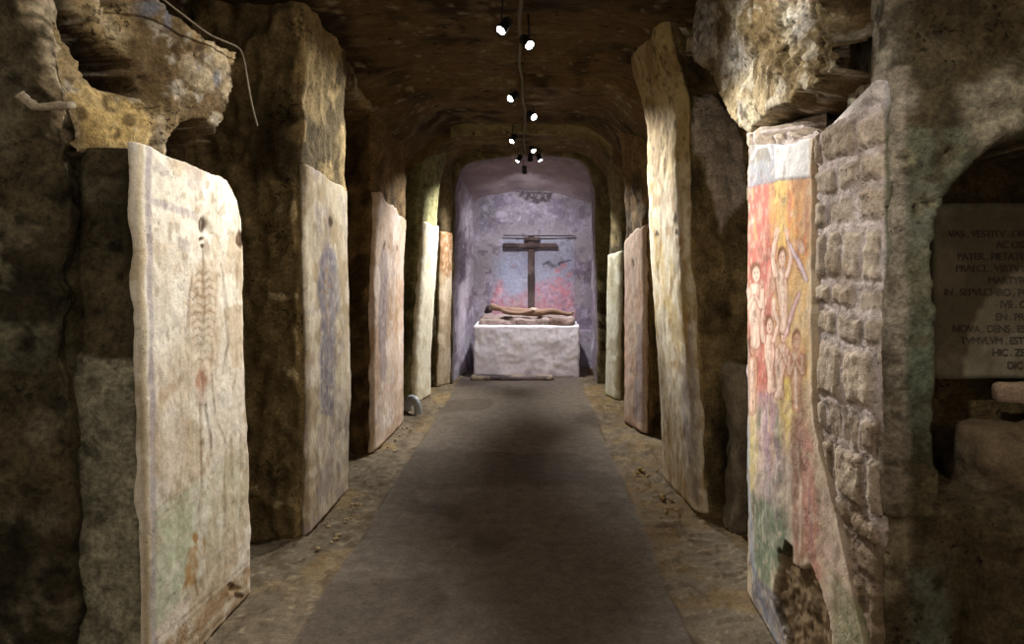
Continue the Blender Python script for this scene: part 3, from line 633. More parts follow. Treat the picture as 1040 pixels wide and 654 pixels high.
# broken ledge sticking out of the front wall
FRP = [(1.19, 2.6), (1.17, 2.36), (1.085, 2.2), (1.08, 2.09), (1.2, 2.065), (3.4, 2.05)]
NICHE = [(951, 516), (951, 250), (955, 222), (964, 198), (980, 175), (1002, 156), (1026, 143), (1050, 135), (1085, 131), (1130, 140), (1170, 175), (1190, 230), (1190, 500)]
def frdisp(S, Z, px, py, B):
    d = rockdisp(B, .014, 3, 18) + .004 * fbm(B, 30, 3, 3)
    patch = sst(10, -10, sdpoly(px + 8 * fbm(B, 6, 3, 1), py, [(975, 90), (1060, 50), (1200, 50), (1200, 135), (1040, 135), (995, 155), (978, 130)]))
    d = d + patch * (.02 + .02 * fbm(B, 18, 3, 7))
    d = d + .07 * sst(.80, .76, Z + .015 * fbm(B, 4, 3, 5)) * (S > .75)
    d = np.where(sdpoly(px, py, [(895, 440), (951, 440), (951, 525), (890, 525)]) < 0, d + .015, d)
    for x, y, rx, ry in ((918, 160, 10, 6), (945, 205, 7, 4), (909, 190, 4, 7), (968, 152, 9, 4), (932, 212, 3, 8)):
        d = d - .02 * sst(1.2, .5, np.hypot((px - x) / rx, (py - y) / ry))
    nm = sst(1.6, -1.6, sdpoly(px + 1.5 * fbm(B, 10, 3, 2), py + 1.5 * fbm(B, 10, 3, 4), NICHE))
    nm = nm * (B[..., 1] < 2.12) * (B[..., 0] > 1.15); slope = .5
    return d * (1 - nm) - nm * slope
def frcol(S, Z, px, py, B):
    c = rockcol(B, (88, 74, 48), (56, 48, 32), 83, (108, 98, 72)); p = Paint(px, py, (0, 0, 0), B, 2); p.c = c
    p.poly([(898, 130), (985, 130), (1000, 160), (975, 185), (958, 215), (950, 260), (951, 520), (895, 520), (899, 300)], (96, 96, 78), .85, 6)
    p.poly([(905, 190), (950, 180), (948, 250), (903, 260)], (112, 110, 96), .7, 20)
    p.poly([(900, 330), (950, 320), (951, 480), (900, 480)], (86, 96, 80), .6, 14)
    p.poly([(895, 440), (951, 480), (951, 525), (888, 525)], (104, 92, 66), .8, 6)
    for x, y, rx, ry in ((918, 160, 13, 8), (945, 205, 9, 6), (909, 190, 6, 9), (968, 152, 12, 6), (932, 212, 5, 10)):
        p.blob(x, y, rx, ry, (146, 136, 104), .7, .5); p.blob(x, y, rx * .7, ry * .7, (40, 34, 22), .9, .5)
    pt = sst(10, -10, sdpoly(px + 8 * fbm(B, 6, 3, 1), py, [(975, 90), (1060, 50), (1200, 50), (1200, 135), (1040, 135), (995, 155), (978, 130)]))
    p.mix(pt, (138, 128, 108), .85, 0)
    rim = sst(2.07, 2.11, B[..., 1] + .015 * fbm(B, 14, 3, 6)) * (Z > 2.0); p.mix(rim, (186, 176, 156), .75, 0); p.spots((60, 48, 32), 26, .2, .8, 9, rim)
    p.poly([(880, 530), (925, 528), (918, 600), (890, 620), (878, 700)], (172, 158, 132), .7, 14); p.poly([(925, 580), (960, 570), (965, 660), (925, 660)], (110, 116, 104), .6, 14)
    p.mix(sst(1.145, 1.115, B[..., 0] + .012 * fbm(B, 9, 4, 5)) * (Z < 2.15) * (Z > .8), (150, 138, 122), .8, 0)
    nm = sst(2, -2, sdpoly(px, py, NICHE)); p.mix(nm, (96, 78, 50), .8, 0)
    p.spots((60, 48, 30), 18, .35, .6, 66)
    return p.c
sheet('wall_front_right', FRP, -.05, 3.4, .0125, .0125, 1, frdisp, frcol, M_ROCK, None, .03)['kind'] = 'structure'

# ================================================================== CEILING
ys = np.r_[np.arange(2.2, 6.2, .025), np.arange(6.2, 9.35, .03)]; xs = np.arange(-2.3, 2.31, .022)
X, D = np.meshgrid(xs, ys, indexing='ij')
def ceil_z(X, D):
    xc = X + .12
    edge = np.abs(xc)
    z = 3.115 + .12 * sst(3.95, 3.7, D)
    k = np.interp(D, [3.9, 4.7, 5.5, 6.5, 9.4], [.02, .08, .25, .42, .5])
    z = z - k * sst(.62, 1.35, edge) ** 1.3
    for a, b, h in ((5.66, 6.9, .06), (7.72, 8.4, .10)): z = z - h * sst(a - .04, a + .02, D) * sst(b + .05, b - .02, D)
    return z - .05 * sst(8.4, 9.3, D)
Z = ceil_z(X, D); P = np.stack([X, D, Z], -1)
P[..., 2] += .018 * fbm(P * np.array([.8, 2.4, 1]), 2, 4, 5) + .012 * fbm(P * np.array([.6, 3, 1]), 7, 3, 6) + .03 * fbm(P, .9, 2, 8) - .02 * sst(.2, .6, fbm(P, 3, 3, 44)) * sst(.4, 1.1, X)
C = rockcol(P, (128, 98, 58), (78, 60, 38), 91, (150, 126, 84)); p = Paint(X, D, (0, 0, 0), P, 0); p.c = C
p.mix(sst(.06, .0, np.abs(D - 7.7 - .05 * fbm(P, 3, 3, 9)) - .02) * (np.abs(X) < .9), (176, 164, 118), .7, 0)
p.spots((158, 140, 92), 5, .3, .5, 4, sst(7.6, 8.2, D)); p.spots((44, 34, 26), 2.2, .3, .5, 14); p.spots((190, 174, 140), 12, .6, .6, 24)
grid('ceiling', P, p.c * .72, M_CHISEL)['kind'] = 'structure'

# ================================================================== FLOOR
xs = np.r_[np.arange(-3.6, -1.5, .06), np.arange(-1.5, 1.3, .014), np.arange(1.3, 3.5, .06)]; ys = np.r_[np.arange(-1.5, 2.6, .06), np.arange(2.6, 5.2, .014), np.arange(5.2, 10.9, .03)]
X, D = np.meshgrid(xs, ys, indexing='ij'); P = np.stack([X, D, 0 * X], -1)
pl = -.985 + .012 * fbm(P, 3, 2, 3); pr = .665 + .012 * fbm(P, 3, 2, 5)
inp = sst(-.012, .012, X - pl) * sst(.012, -.012, X - pr)
rub = sst(.2, .0, np.minimum(np.abs(X + 1.22), np.abs(X - .93)) - .05)
P[..., 2] = -.02 + .012 * inp + (1 - inp) * (.02 * fbm(P, 3, 4, 7) + .012 * sst(.1, .5, fbm(P, 16, 3, 9))) + .004 * fbm(P, 1.5, 3, 2) + .002 * fbm(P * np.array([1, 2, 1]), 12, 3, 2)
c = lin((110, 100, 90)) * (1 + .12 * fbm(P, 1.4, 4, 5)[..., None])
sc = lin((112, 100, 82)) + (lin((128, 108, 76)) - lin((112, 100, 82))) * sst(-.2, .5, fbm(P, 3, 4, 12))[..., None]
c = sc + (c - sc) * inp[..., None]
p = Paint(X, D, (0, 0, 0), P, 0); p.c = c
edge = sst(.10, .0, np.abs(X - pl + .05)) + sst(.10, .0, np.abs(X - pr - .05)); p.mix(edge, (140, 126, 106), .35, 0)
p.spots((64, 54, 42), 1.3, .2, .45, 4, inp); p.spots((160, 146, 120), 26, .5, .55, 17, (1 - inp)); p.spots((80, 66, 46), 8, .3, .5, 18, 1 - inp)
p.spots((126, 100, 56), 4, .1, .5, 28, (1 - inp) * (X > .6))
grid('floor', P, p.c * .82, M_FLOOR)['kind'] = 'structure'

# ================================================================== CHAPEL
# opening wall: rings from the arched opening outwards
def arch_outline(n=160):
    pts = []
    pl = np.array([(-1.06, -.05), (-1.05, 1.2), (-1.03, 2.3), (-1.02, 2.62), (-.97, 2.82), (-.84, 2.93), (-.5, 3.0), (-.1, 3.03), (.35, 3.02), (.6, 2.98), (.75, 2.88), (.82, 2.7), (.85, 2.3), (.87, 1.2), (.88, -.05)])
    q, s, L = resample(chaikin(pl, 2), None if False else .03); return q
q = arch_outline(); n = len(q); ctr = np.array([-.1, 1.5]); rings = []
for dy, f, o in ((.5, 1.0, 0), (.12, 1.0, 0), (.02, 1.005, .0), (0, 1.02, 0), (0, 1.06, 0), (0, 1.12, 0), (0, 1.22, 0), (0, 1.4, 0), (0, 1.7, 0), (0, 2.2, 0)):
    r = ctr + (q - ctr) * np.array([f, min(f, 1.4)]); rr = np.stack([r[:, 0], 9.2 + dy + 0 * r[:, 0], np.where(q[:, 1] < .0, -.05, r[:, 1])], -1)
    rings.append(rr)
P = np.stack(rings, 0); nz = fbm(P, 4, 4, 3); P[..., 0] += .02 * nz; P[..., 1] += .03 * fbm(P, 5, 4, 5); P[..., 2] += .015 * fbm(P, 6, 3, 9)
C = rockcol(P, (118, 104, 66), (74, 64, 40), 95, (150, 136, 92)); C[0:2] = lin((150, 140, 146))
grid('wall_back', P, C, M_ROCK)['kind'] = 'structure'
# side walls
for nm, xa, xb, s in (('wall_chapel_left', -1.09, -.90, 1), ('wall_chapel_right', .90, .925, -1)):
    D, Z = np.meshgrid(np.arange(9.25, 10.78, .02), np.arange(-.05, 3.2, .02), indexing='ij')
    Xw = xa + (xb - xa) * (D - 9.25) / 1.45; P = np.stack([Xw, D, Z], -1); P[..., 0] += s * (.014 * fbm(P, 4, 4, 6) + -.0 * Z)
    px, py = proj(P); p = Paint(px, py, (172, 166, 174), P, 1)
    p.spots((130, 116, 130), 4, .1, .7, 3); p.spots((208, 202, 214), 6, .25, .7, 8)
    if s == 1: p.poly([(462, 240), (474, 230), (474, 290), (468, 330), (462, 320)], (64, 54, 62), .7, 3); p.poly([(466, 290), (476, 280), (472, 350), (464, 360)], (216, 208, 216), .8, 3)
    grid(nm, P, p.c, M_PLASTER)['kind'] = 'structure'
# back wall with the painted mount and flames
X, Z = np.meshgrid(np.arange(-1.1, 1.12, .0095), np.arange(-.05, 3.1, .0095), indexing='ij')
P = np.stack([X, 10.7 + 0 * X, Z], -1); P[..., 1] += -.008 * fbm(P, 4, 4, 6) - .003 * fbm(P, 20, 3, 6) - .09 * sst(.565, .54, Z)
px, py = proj(P); p = Paint(px, py, (152, 145, 150), P, 1.0, 61)
p.spots((122, 108, 126), 2.6, .0, .7, 3); p.spots((174, 166, 184), 5, .15, .6, 5); p.spots((104, 92, 104), 9, .35, .6, 7)
p.poly([(484, 200), (512, 192), (596, 205), (596, 232), (508, 236), (484, 232)], (104, 98, 112), .6, 14, .5)
p.poly([(518, 192), (562, 196), (558, 204), (545, 207), (530, 202)], (60, 50, 52), .85, 2); p.poly([(484, 205), (505, 198), (505, 232), (486, 238)], (84, 80, 88), .5, 10, .6)
p.poly([(508, 241), (583, 241), (583, 300), (560, 306), (520, 310), (508, 300)], (158, 164, 186), .65, 6)
p.poly([(500, 262), (530, 258), (528, 300), (506, 306)], (164, 174, 200), .5, 10); p.stroke([(584, 240), (585, 330)], 1.2, (120, 104, 116), .6)
rnd = random.Random(11); rd = [(184, 112, 122), (196, 134, 138), (164, 92, 104), (206, 160, 166), (180, 120, 128)]
p.poly([(498, 322), (500, 300), (506, 284), (512, 292), (520, 302), (545, 290), (560, 282), (575, 282), (583, 290), (584, 324)], (182, 136, 148), .65, 6)
for k in range(90):
    x = rnd.uniform(500, 583); t = rnd.uniform(283, 318) if x > 540 else rnd.uniform(300, 318)
    if 503 < x < 511: t = rnd.uniform(283, 312)
    h = rnd.uniform(4, 12); p.stroke([(x, t + h), (x + rnd.uniform(-3, 3), t + h * .4), (x + rnd.uniform(-4, 4), t)], [rnd.uniform(1.2, 3.2), 2, .5], rnd.choice(rd), .65, 1.4, .4)
for x, y in ((566, 275), (572, 270), (578, 278), (568, 284), (560, 292), (574, 296)): p.blob(x, y, 3.4, 2.6, (192, 124, 130), .7, .6)
p.stroke([(552, 268), (557, 266), (561, 271), (565, 271)], [2, 3, 2.4, 1], (66, 58, 66), .85, 1.4); p.stroke([(567, 268), (574, 265), (581, 264)], [3, 2.4, 1], (76, 66, 74), .85, 1.4)
p.poly([(520, 300), (548, 300), (552, 328), (514, 328)], (166, 140, 138), .55, 8)
for k in range(30):
    x = rnd.uniform(484, 600); y = rnd.uniform(200, 330); p.blob(x, y, rnd.uniform(1, 4), rnd.uniform(1, 5), rnd.choice([(118, 104, 116), (184, 176, 192)]), .5, .8, rnd.uniform(0, 90))
o = grid('wall_chapel_back', P, p.c, M_PLASTER); o['kind'] = 'structure'
# vault of the chapel
X, D = np.meshgrid(np.arange(-1.25, 1.26, .03), np.arange(9.22, 10.8, .03), indexing='ij')
t = (D - 9.22) / 1.48; Z = (3.10 - .38 * t) - (.06 + .12 * t) * np.abs((X + .05) / .9) ** 2; P = np.stack([X, D, Z], -1); P[..., 2] += .02 * fbm(P, 3, 4, 6)
C = lin((158, 144, 146)) * (1 + .3 * fbm(P, 4, 4, 8)[..., None]); grid('ceiling_chapel', P, C, M_PLASTER)['kind'] = 'structure'

# ---------------- generic stone box with displaced faces
def stone_box(name, x0, x1, y0, y1, z0, z1, step, amp, colf, mat, parent, seed=0, r=.02):
    Vs, Fs, off = [], [], 0; c = np.array([(x0 + x1) / 2, (y0 + y1) / 2, (z0 + z1) / 2]); h = np.array([x1 - x0, y1 - y0, z1 - z0]) / 2
    import itertools
    nx, ny, nz = [max(2, int(2 * k / step)) for k in h]; ids = {}; V = []; Fq = []
    def vid(i, j, k):
        t = (i, j, k)
        if t not in ids: ids[t] = len(V); V.append((x0 + (x1 - x0) * i / nx, y0 + (y1 - y0) * j / ny, z0 + (z1 - z0) * k / nz))
        return ids[t]
    for i in range(nx):
        for j in range(ny):
            for k, fl in ((0, 0), (nz, 1)): f = [vid(i, j, k), vid(i + 1, j, k), vid(i + 1, j + 1, k), vid(i, j + 1, k)]; Fq.append(f if fl else f[::-1])
    for i in range(nx):
        for k in range(nz):
            for j, fl in ((0, 1), (ny, 0)): f = [vid(i, j, k), vid(i + 1, j, k), vid(i + 1, j, k + 1), vid(i, j, k + 1)]; Fq.append(f if fl else f[::-1])
    for j in range(ny):
        for k in range(nz):
            for i, fl in ((0, 0), (nx, 1)): f = [vid(i, j, k), vid(i, j + 1, k), vid(i, j + 1, k + 1), vid(i, j, k + 1)]; Fq.append(f if fl else f[::-1])
    V = np.array(V); d = (V - c); q = np.clip(d, -(h - r), h - r); dd = d - q; l = np.linalg.norm(dd, axis=1, keepdims=True)
    V = c + q + np.where(l > 1e-6, dd / np.maximum(l, 1e-6) * r, 0)
    nrm = np.where(l > 1e-6, dd / np.maximum(l, 1e-6), 0)
    V = V + nrm * (amp * fbm(V, 6, 4, seed))[:, None]
    return mesh(name, V, np.array(Fq), colf(V), mat, parent)

# ---------------- altar
e = empty('altar', (-.07, 10.0, 0), 'white plastered block altar standing before the painted cross wall', 'altar')
def altcol(V):
    px, py = proj(V); p = Paint(px, py, (238, 232, 236), V, 1); p.spots((206, 194, 204), 7, .35, .5, 3); p.spots((232, 228, 236), 5, .1, .6, 5); p.spots((170, 152, 152), 20, .5, .4, 6)
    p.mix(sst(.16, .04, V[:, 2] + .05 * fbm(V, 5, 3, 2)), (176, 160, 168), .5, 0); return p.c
stone_box('altar_block', -.81, .665, 9.6, 10.35, -.02, .715, .018, .012, altcol, M_ALTAR, e, 4)
stone_box('altar_top', -.74, .60, 9.68, 10.5, .70, .80, .018, .035, lambda V: rockcol(V, (160, 138, 126), (120, 94, 80), 4, (190, 170, 164)), M_STONE, e, 9, .035)
e = empty('altar_step', (-.2, 9.45, 0), 'low dark stone sill lying on the floor at the foot of the altar', 'step')
stone_box('step_stone', -.83, .30, 9.36, 9.58, -.03, .045, .02, .012, lambda V: rockcol(V, (112, 98, 96), (70, 60, 60), 4), M_STONE, e, 12)
# ---------------- lying figure
def skin_figure(name, J, E, mat, parent=None, sub=2):
    me = bpy.data.meshes.new(name); loc = np.array(parent.location) if parent else np.zeros(3)
    me.from_pydata([tuple(np.array(j[0]) - loc) for j in J], E, []); me.materials.append(mat)
    o = bpy.data.objects.new(name, me); COL.objects.link(o); o.parent = parent
    m = o.modifiers.new('skin', 'SKIN'); m.use_smooth_shade = True
    sv = me.skin_vertices[0].data if me.skin_vertices else None
    if sv is None:
        bpy.context.view_layer.objects.active = o; o.select_set(True); bpy.ops.object.mode_set(mode='EDIT'); bpy.ops.object.mode_set(mode='OBJECT'); sv = me.skin_vertices[0].data
    for k, j in enumerate(J): sv[k].radius = j[1] if isinstance(j[1], tuple) else (j[1], j[1])
    sv[0].use_root = True
    s = o.modifiers.new('sub', 'SUBSURF'); s.levels = sub; s.render_levels = sub
    dg = bpy.context.evaluated_depsgraph_get(); me2 = bpy.data.meshes.new_from_object(o.evaluated_get(dg)); o.modifiers.clear(); o.data = me2; me2.name = name
    if not me2.materials: me2.materials.append(mat)
    me2.polygons.foreach_set('use_smooth', np.ones(len(me2.polygons), bool))
    return o
e = empty('reclining_statue', (-.05, 9.86, .81), 'brown carved figure of a dead man lying on its back along the altar top', 'statue')
m_fig = flat('worn_carved_wood', (136, 108, 88), .7, 0, .3); m_fd = flat('dark_hair', (58, 44, 36), .8); m_cl = flat('pale_loincloth', (176, 158, 140), .8)
y0 = 9.86; zt = .85
J = [((-.02, y0, zt + .03), (.085, .06)), ((-.14, y0, zt + .04), (.075, .055)), ((-.28, y0, zt + .055), (.10, .068)), ((-.38, y0, zt + .07), (.085, .05)), ((-.44, y0, zt + .085), .034), ((-.5, y0, zt + .10), (.056, .05)), ((-.57, y0 - .005, zt + .105), (.055, .05)), ((-.61, y0, zt + .10), .035)]
E = [(0, 1), (1, 2), (2, 3), (3, 4), (4, 5), (5, 6), (6, 7)]
def chain(pts, root):
    a = root
    for p in pts: J.append(p); E.append((a, len(J) - 1)); a = len(J) - 1
    return a
for s in (-1, 1):
    k = chain([((.1, y0 + s * .05, zt + .03), .058), ((.28, y0 + s * .055, zt + (.065 if s < 0 else .04)), .042), ((.33, y0 + s * .055, zt + (.06 if s < 0 else .03)), .04), ((.5, y0 + s * .05, zt + .015), .028), ((.56, y0 + s * .045, zt + .01), .024), ((.60, y0 + s * .045, zt + .05), .018)], 0)
    k = chain([((-.39, y0 + s * .1, zt + .06), .036), ((-.26, y0 + s * .15, zt + .035), .03), ((-.15, y0 + s * .15, zt + .03), .026), ((-.04, y0 + s * .11, zt + .055), .019), ((0.0, y0 + s * .095, zt + .07), (.022, .014))], 3)
    for q in range(4): chain([((.03, y0 + s * (.075 + q * .013), zt + .072), .0065), ((.055 - abs(q - 1.4) * .006, y0 + s * (.073 + q * .014), zt + .064), .0055)], k)
    chain([((-.005, y0 + s * .07, zt + .08), .007), ((.015, y0 + s * .06, zt + .08), .006)], k)
J.append(((-.565, y0, zt + .165), .011)); E.append((6, len(J) - 1))   # nose
skin_figure('body', J, E, m_fig, e)
J2 = [((-.60, y0, zt + .10), (.06, .06)), ((-.64, y0 - .02, zt + .07), .05), ((-.66, y0 + .03, zt + .04), .03), ((-.56, y0 - .06, zt + .06), .03)]; skin_figure('hair', J2, [(0, 1), (1, 2), (1, 3)], m_fd, e)
J3 = [((-.05, y0, zt + .045), (.10, .07)), ((.05, y0, zt + .045), (.11, .068)), ((.14, y0, zt + .03), (.10, .045))]; skin_figure('loincloth', J3, [(0, 1), (1, 2)], m_cl, e)

# ---------------- bars, tubes
def tube(name, pts, r, mat, parent=None, n=8, cols=None):
    pts = np.array(pts, float); V = []; Fc = []; m = len(pts)
    rs = r if isinstance(r, (list, tuple, np.ndarray)) else [r] * m
    up = Vector((0, 0, 1))
    for k in range(m):
        t = Vector(pts[min(k + 1, m - 1)] - pts[max(k - 1, 0)]).normalized(); a = t.cross(up)
        if a.length < .05: a = t.cross(Vector((1, 0, 0)))
        a.normalize(); b = t.cross(a)
        for j in range(n):
            an = 2 * math.pi * j / n; V.append(np.array(pts[k]) + rs[k] * (math.cos(an) * np.array(a) + math.sin(an) * np.array(b)))
    for k in range(m - 1):
        for j in range(n): Fc.append((k * n + j, k * n + (j + 1) % n, (k + 1) * n + (j + 1) % n, (k + 1) * n + j))
    Fc.append(tuple(range(n))[::-1]); Fc.append(tuple((m - 1) * n + j for j in range(n)))
    return mesh(name, V, Fc, cols, mat, parent)
# ---------------- cross
m_wood = painted('weathered_cross_wood', var=.4, vscale=20, bump=.5, bscale=50, stretch=(4, 1, 1))
e = empty('cross', (-.02, 10.62, .95), 'tall brown cross with a small title board fixed to the painted chapel wall', 'cross')
wc = lambda V: rockcol(V, (98, 80, 76), (72, 58, 56), 3, (122, 104, 98))
cy = 10.64
stone_box('upright', xat(536, cy), xat(543, cy), 10.65, 10.68, zat(313, cy), zat(240, cy), .02, .004, wc, m_wood, e, 2, .006)
stone_box('crossbeam', xat(511, cy), xat(566, cy), 10.64, 10.67, zat(252, cy), zat(247, cy), .02, .004, wc, m_wood, e, 3, .006)
stone_box('title_board', xat(532, cy), xat(548, cy), 10.63, 10.655, zat(244.5, cy), zat(241, cy), .012, .002, wc, m_wood, e, 4, .004)
m_iron = flat('dull_iron', (62, 54, 54), .6, .5)
tag(tube('tie_rod', [(xat(511, 10.62), 10.65, zat(239, 10.62)), (xat(540, 10.62), 10.64, zat(239.3, 10.62)), (xat(583, 10.62), 10.65, zat(239.4, 10.62))], .008, m_iron), 'thin dark horizontal rod stretched just above the cross', 'rod')

# ================================================================== SPOTLIGHTS AND CABLE
m_black = flat('black_lamp_metal', (22, 22, 24), .45, .3, .5)
m_lens = flat('lit_lens', (250, 250, 250), .3, 0, .5, (1, .98, .95), 40)
def lathe(name, prof, mat, parent, M, n=20):
    V, Fc = [], []
    for r, z in prof:
        for j in range(n): a = 2 * math.pi * j / n; V.append(M @ Vector((r * math.cos(a), r * math.sin(a), z)))
    for k in range(len(prof) - 1):
        for j in range(n): Fc.append((k * n + j, k * n + (j + 1) % n, (k + 1) * n + (j + 1) % n, (k + 1) * n + j))
    Fc.append(tuple(range(n))[::-1]); Fc.append(tuple((len(prof) - 1) * n + j for j in range(n)))
    return mesh(name, [tuple(v) for v in V], Fc, None, mat, parent, local=True)
GL = 'small ceiling spotlights on the cable'
def lamp(pos, target, watts, ang, label, blend=.6, col=(1, .94, .84), scale=1.0, radius=.02):
    pos = Vector(pos); d = (Vector(target) - pos).normalized(); e = empty('spotlight', pos, label, 'spotlight', GL)
    rot = d.to_track_quat('Z', 'Y').to_matrix().to_4x4(); S = Matrix.Scale(scale, 4)
    M = rot @ S
    hs = lathe('housing', [(.012, -.075), (.022, -.07), (.024, -.045), (.03, -.042), (.031, .0), (.035, .004), (.036, .035), (.031, .036), (.028, .022)], m_black, e, M)
    for k in range(3): lathe('cooling_fin', [(.03, -.066 + k * .011), (.033, -.064 + k * .011), (.033, -.061 + k * .011), (.03, -.059 + k * .011)], m_black, e, M)
    lathe('lens', [(.0275, .022), (.0275, .0265), (.02, .0285), (.008, .0295)], m_lens, e, M)
    top = Vector((0.0, 0, ceil_z(np.array(pos.x), np.array(pos.y)) - pos.z + .03)); b = M @ Vector((0, 0, -.03))
    off = Vector((-.02 if pos.x < -.07 else .02, .03, 0))
    o = tube('bracket', [np.array(pos) + np.array(b), np.array(pos) + np.array(b) * .6 + np.array([off.x, off.y, .05]), np.array(pos) + np.array(top)], [.008, .006, .006], m_black, e)
    ld = bpy.data.lights.new('bulb', 'SPOT'); ld.energy = watts; ld.spot_size = math.radians(ang); ld.spot_blend = blend; ld.color = col; ld.shadow_soft_size = radius
    lo = bpy.data.objects.new('bulb', ld); COL.objects.link(lo); lo.parent = e; lo.location = d * .05 * scale; lo.rotation_euler = d.to_track_quat('-Z', 'Y').to_euler()
    return e
def at(x, y, D): return (xat(x, D), D, zat(y, D))
W = (1, .96, .89); K = (.97, .94, 1.0)
lamp(at(511, 28, 4.05), (-1.40, 2.75, .95), 270, 70, 'spotlight nearest the viewer, left of the cable, tilted down to the left', .9, W)
lamp(at(536, 44, 4.35), (1.10, 2.75, 1.35), 330, 60, 'spotlight right of the cable just beyond the nearest one, tilted down to the right', .9, W)
lamp(at(520, 99, 5.73), (-1.30, 4.4, 1.75), 330, 72, 'third spotlight from the viewer, alone on the left of the cable', .9, W)
lamp(at(541, 118, 6.45), (.93, 4.9, 1.9), 900, 46, 'fourth spotlight from the viewer, brightest lens, right of the cable below the ceiling', .9, W)
lamp(at(521, 142, 7.66), (-1.28, 6.4, 1.3), 480, 56, 'fifth spotlight, left of the cable just above the chapel opening', .9, W)
lamp(at(541, 152, 8.3), (.97, 6.7, 1.35), 650, 48, 'sixth spotlight, right of the cable at the top of the chapel opening', .9, W)
lamp(at(526.5, 162, 8.9), (-1.2, 8.15, 1.3), 680, 72, 'dark-backed spotlight, left of the last three in the chapel opening', .9, W)
lamp(at(538.5, 161, 9.0), (-.05, 9.95, .45), 330, 70, 'dark-backed spotlight, middle of the last three in the chapel opening', .9, K)
lamp(at(548, 161, 8.95), (.92, 8.2, .9), 480, 60, 'dark-backed spotlight, right of the last three in the chapel opening', .9, W)
# unseen fixtures; those for the rock and cross wall are added to brighten them
lamp((-.22, 2.75, 2.98), (-1.45, 2.75, 2.3), 60, 75, 'added unseen spotlight overhead, brightening the left rock opening', .9, W)
lamp((.08, 2.75, 2.98), (1.0, 3.0, 2.45), 80, 75, 'added unseen spotlight overhead, brightening the right hanging rock', .9, W)
lamp((-.1, .6, 3.1), (1.74, 2.47, 1.28), 150, 27, 'spotlight behind the viewer aimed at the inscribed slab', .7, W, radius=.03)
lamp((-.1, 9.5, 2.86), (-.05, 10.65, 1.5), 100, 125, 'added unseen spotlight behind the chapel arch, washing the cross wall', .9, K)
pts = []
for k in range(120):
    D = 2.3 + k * (9.15 - 2.3) / 119; x = -.075 + .012 * math.sin(D * 2.1) + .006 * math.sin(D * 7)
    pts.append((x, D, float(ceil_z(np.array(x), np.array(D))) - .035 - .02 * abs(math.sin(D * 1.9))))
m_cab = flat('dusty_grey_cable', (110, 98, 80), .8)
tag(tube('electric_cable', pts, .011, m_cab), 'long grey cable running along the middle of the ceiling between the spotlights', 'cable')
pts = [at(150, -6, 2.62), at(176, 14, 2.72), at(206, 37, 2.86), at(222, 44, 2.93), at(238, 50, 3.0), at(243, 60, 3.1), at(247, 85, 3.12), at(251, 108, 3.14), at(257, 130, 3.2)]
pts = [(x + .02, y, z + .01) for x, y, z in pts]
tag(tube('electric_wire', chaikin(pts, 2), .0042, m_cab), 'thin grey wire bending down off the upper left rock mass', 'wire')

# ================================================================== SMALL THINGS
m_pipe = flat('pale_blue_grey_pipe', (150, 158, 166), .5)
tag(tube('drain_pipe', chaikin([(-1.34, 7.45, -.01), (-1.33, 7.43, .09), (-1.29, 7.38, .14), (-1.22, 7.31, .12), (-1.20, 7.28, .02), (-1.2, 7.27, -.02)], 2), .04, m_pipe, n=14), 'pale bent pipe end on the floor between the third and fourth left piers', 'pipe')
# ledge stub on the front left wall
q = [(15, 96), (24, 104), (36, 108), (50, 106), (62, 107), (71, 105)]
pp = [(xat(x, 2.33), 2.345, zat(y, 2.33)) for x, y in q]
o = tube('trim_broken_ledge', chaikin(pp, 2), .013, M_STONE, n=10)
me = o.data; co = np.array([v.co for v in me.vertices]); co += (.008 * fbm(co, 30, 3, 4))[:, None]; me.vertices.foreach_set('co', co.ravel())
a = me.color_attributes.new('Col', 'FLOAT_COLOR', 'POINT'); a.data.foreach_set('color', np.tile(np.r_[lin((186, 172, 150)), 1], (len(co), 1)).ravel()); o['kind'] = 'structure'
# rubble flakes
def pebble(name, x, y, s, seed, label, group, col=(170, 152, 120)):
    n, m = 12, 8; V = []
    for i in range(m + 1):
        for j in range(n):
            a = math.pi * i / m; b = 2 * math.pi * j / n; V.append((math.sin(a) * math.cos(b), math.sin(a) * math.sin(b) * .8, math.cos(a) * .55))
    V = np.array(V) * s; V = V * (1 + .5 * fbm(V / s * .9 + seed, 1.2, 3, seed))[:, None]
    Fc = [(i * n + j, i * n + (j + 1) % n, (i + 1) * n + (j + 1) % n, (i + 1) * n + j) for i in range(m) for j in range(n)]
    V[:, 2] -= V[:, 2].min() + .004
    o = mesh(name, V, Fc, np.tile(lin(col), (len(V), 1)), M_STONE, local=True); o.location = (x, y, -.004); o.rotation_euler = (0, 0, seed); tag(o, label, 'stone', group); return o
rnd = random.Random(5)
for k in range(14):
    D = rnd.uniform(3.75, 4.5); pebble('stone_fragment', -1.19 + rnd.uniform(-.05, .09), D, rnd.uniform(.008, .02), k, 'small pale stone crumb on the floor along the base of the second left pier', 'crumbs by the second left pier')
for k in range(16):
    D = rnd.uniform(4.25, 5.3); pebble('stone_fragment', .86 + rnd.uniform(-.07, .1), D, rnd.uniform(.008, .02), 40 + k, 'small ochre stone crumb on the floor along the base of the second right pier', 'crumbs by the second right pier', (176, 148, 96))
for k in range(10):
    D = rnd.uniform(5.7, 6.8); pebble('stone_fragment', -1.2 + rnd.uniform(-.04, .06), D, rnd.uniform(.01, .02), 70 + k, 'small pale stone crumb on the floor along the base of the third left pier', 'crumbs by the third left pier')

# ---------------- rubble block in the right bay and dark wall plaster above
def blk(V): return rockcol(V, (134, 122, 100), (96, 86, 70), 4, (150, 140, 120))
e = empty('stone_block', (1.4, 4.2, 0), 'grey rubble block standing in the dark bay left of the flame fresco', 'block')
stone_box('block_core', 1.17, 1.62, 4.0, 4.22, -.04, zat(372, 4.0), .025, .03, blk, M_STONE, e, 31, .05)
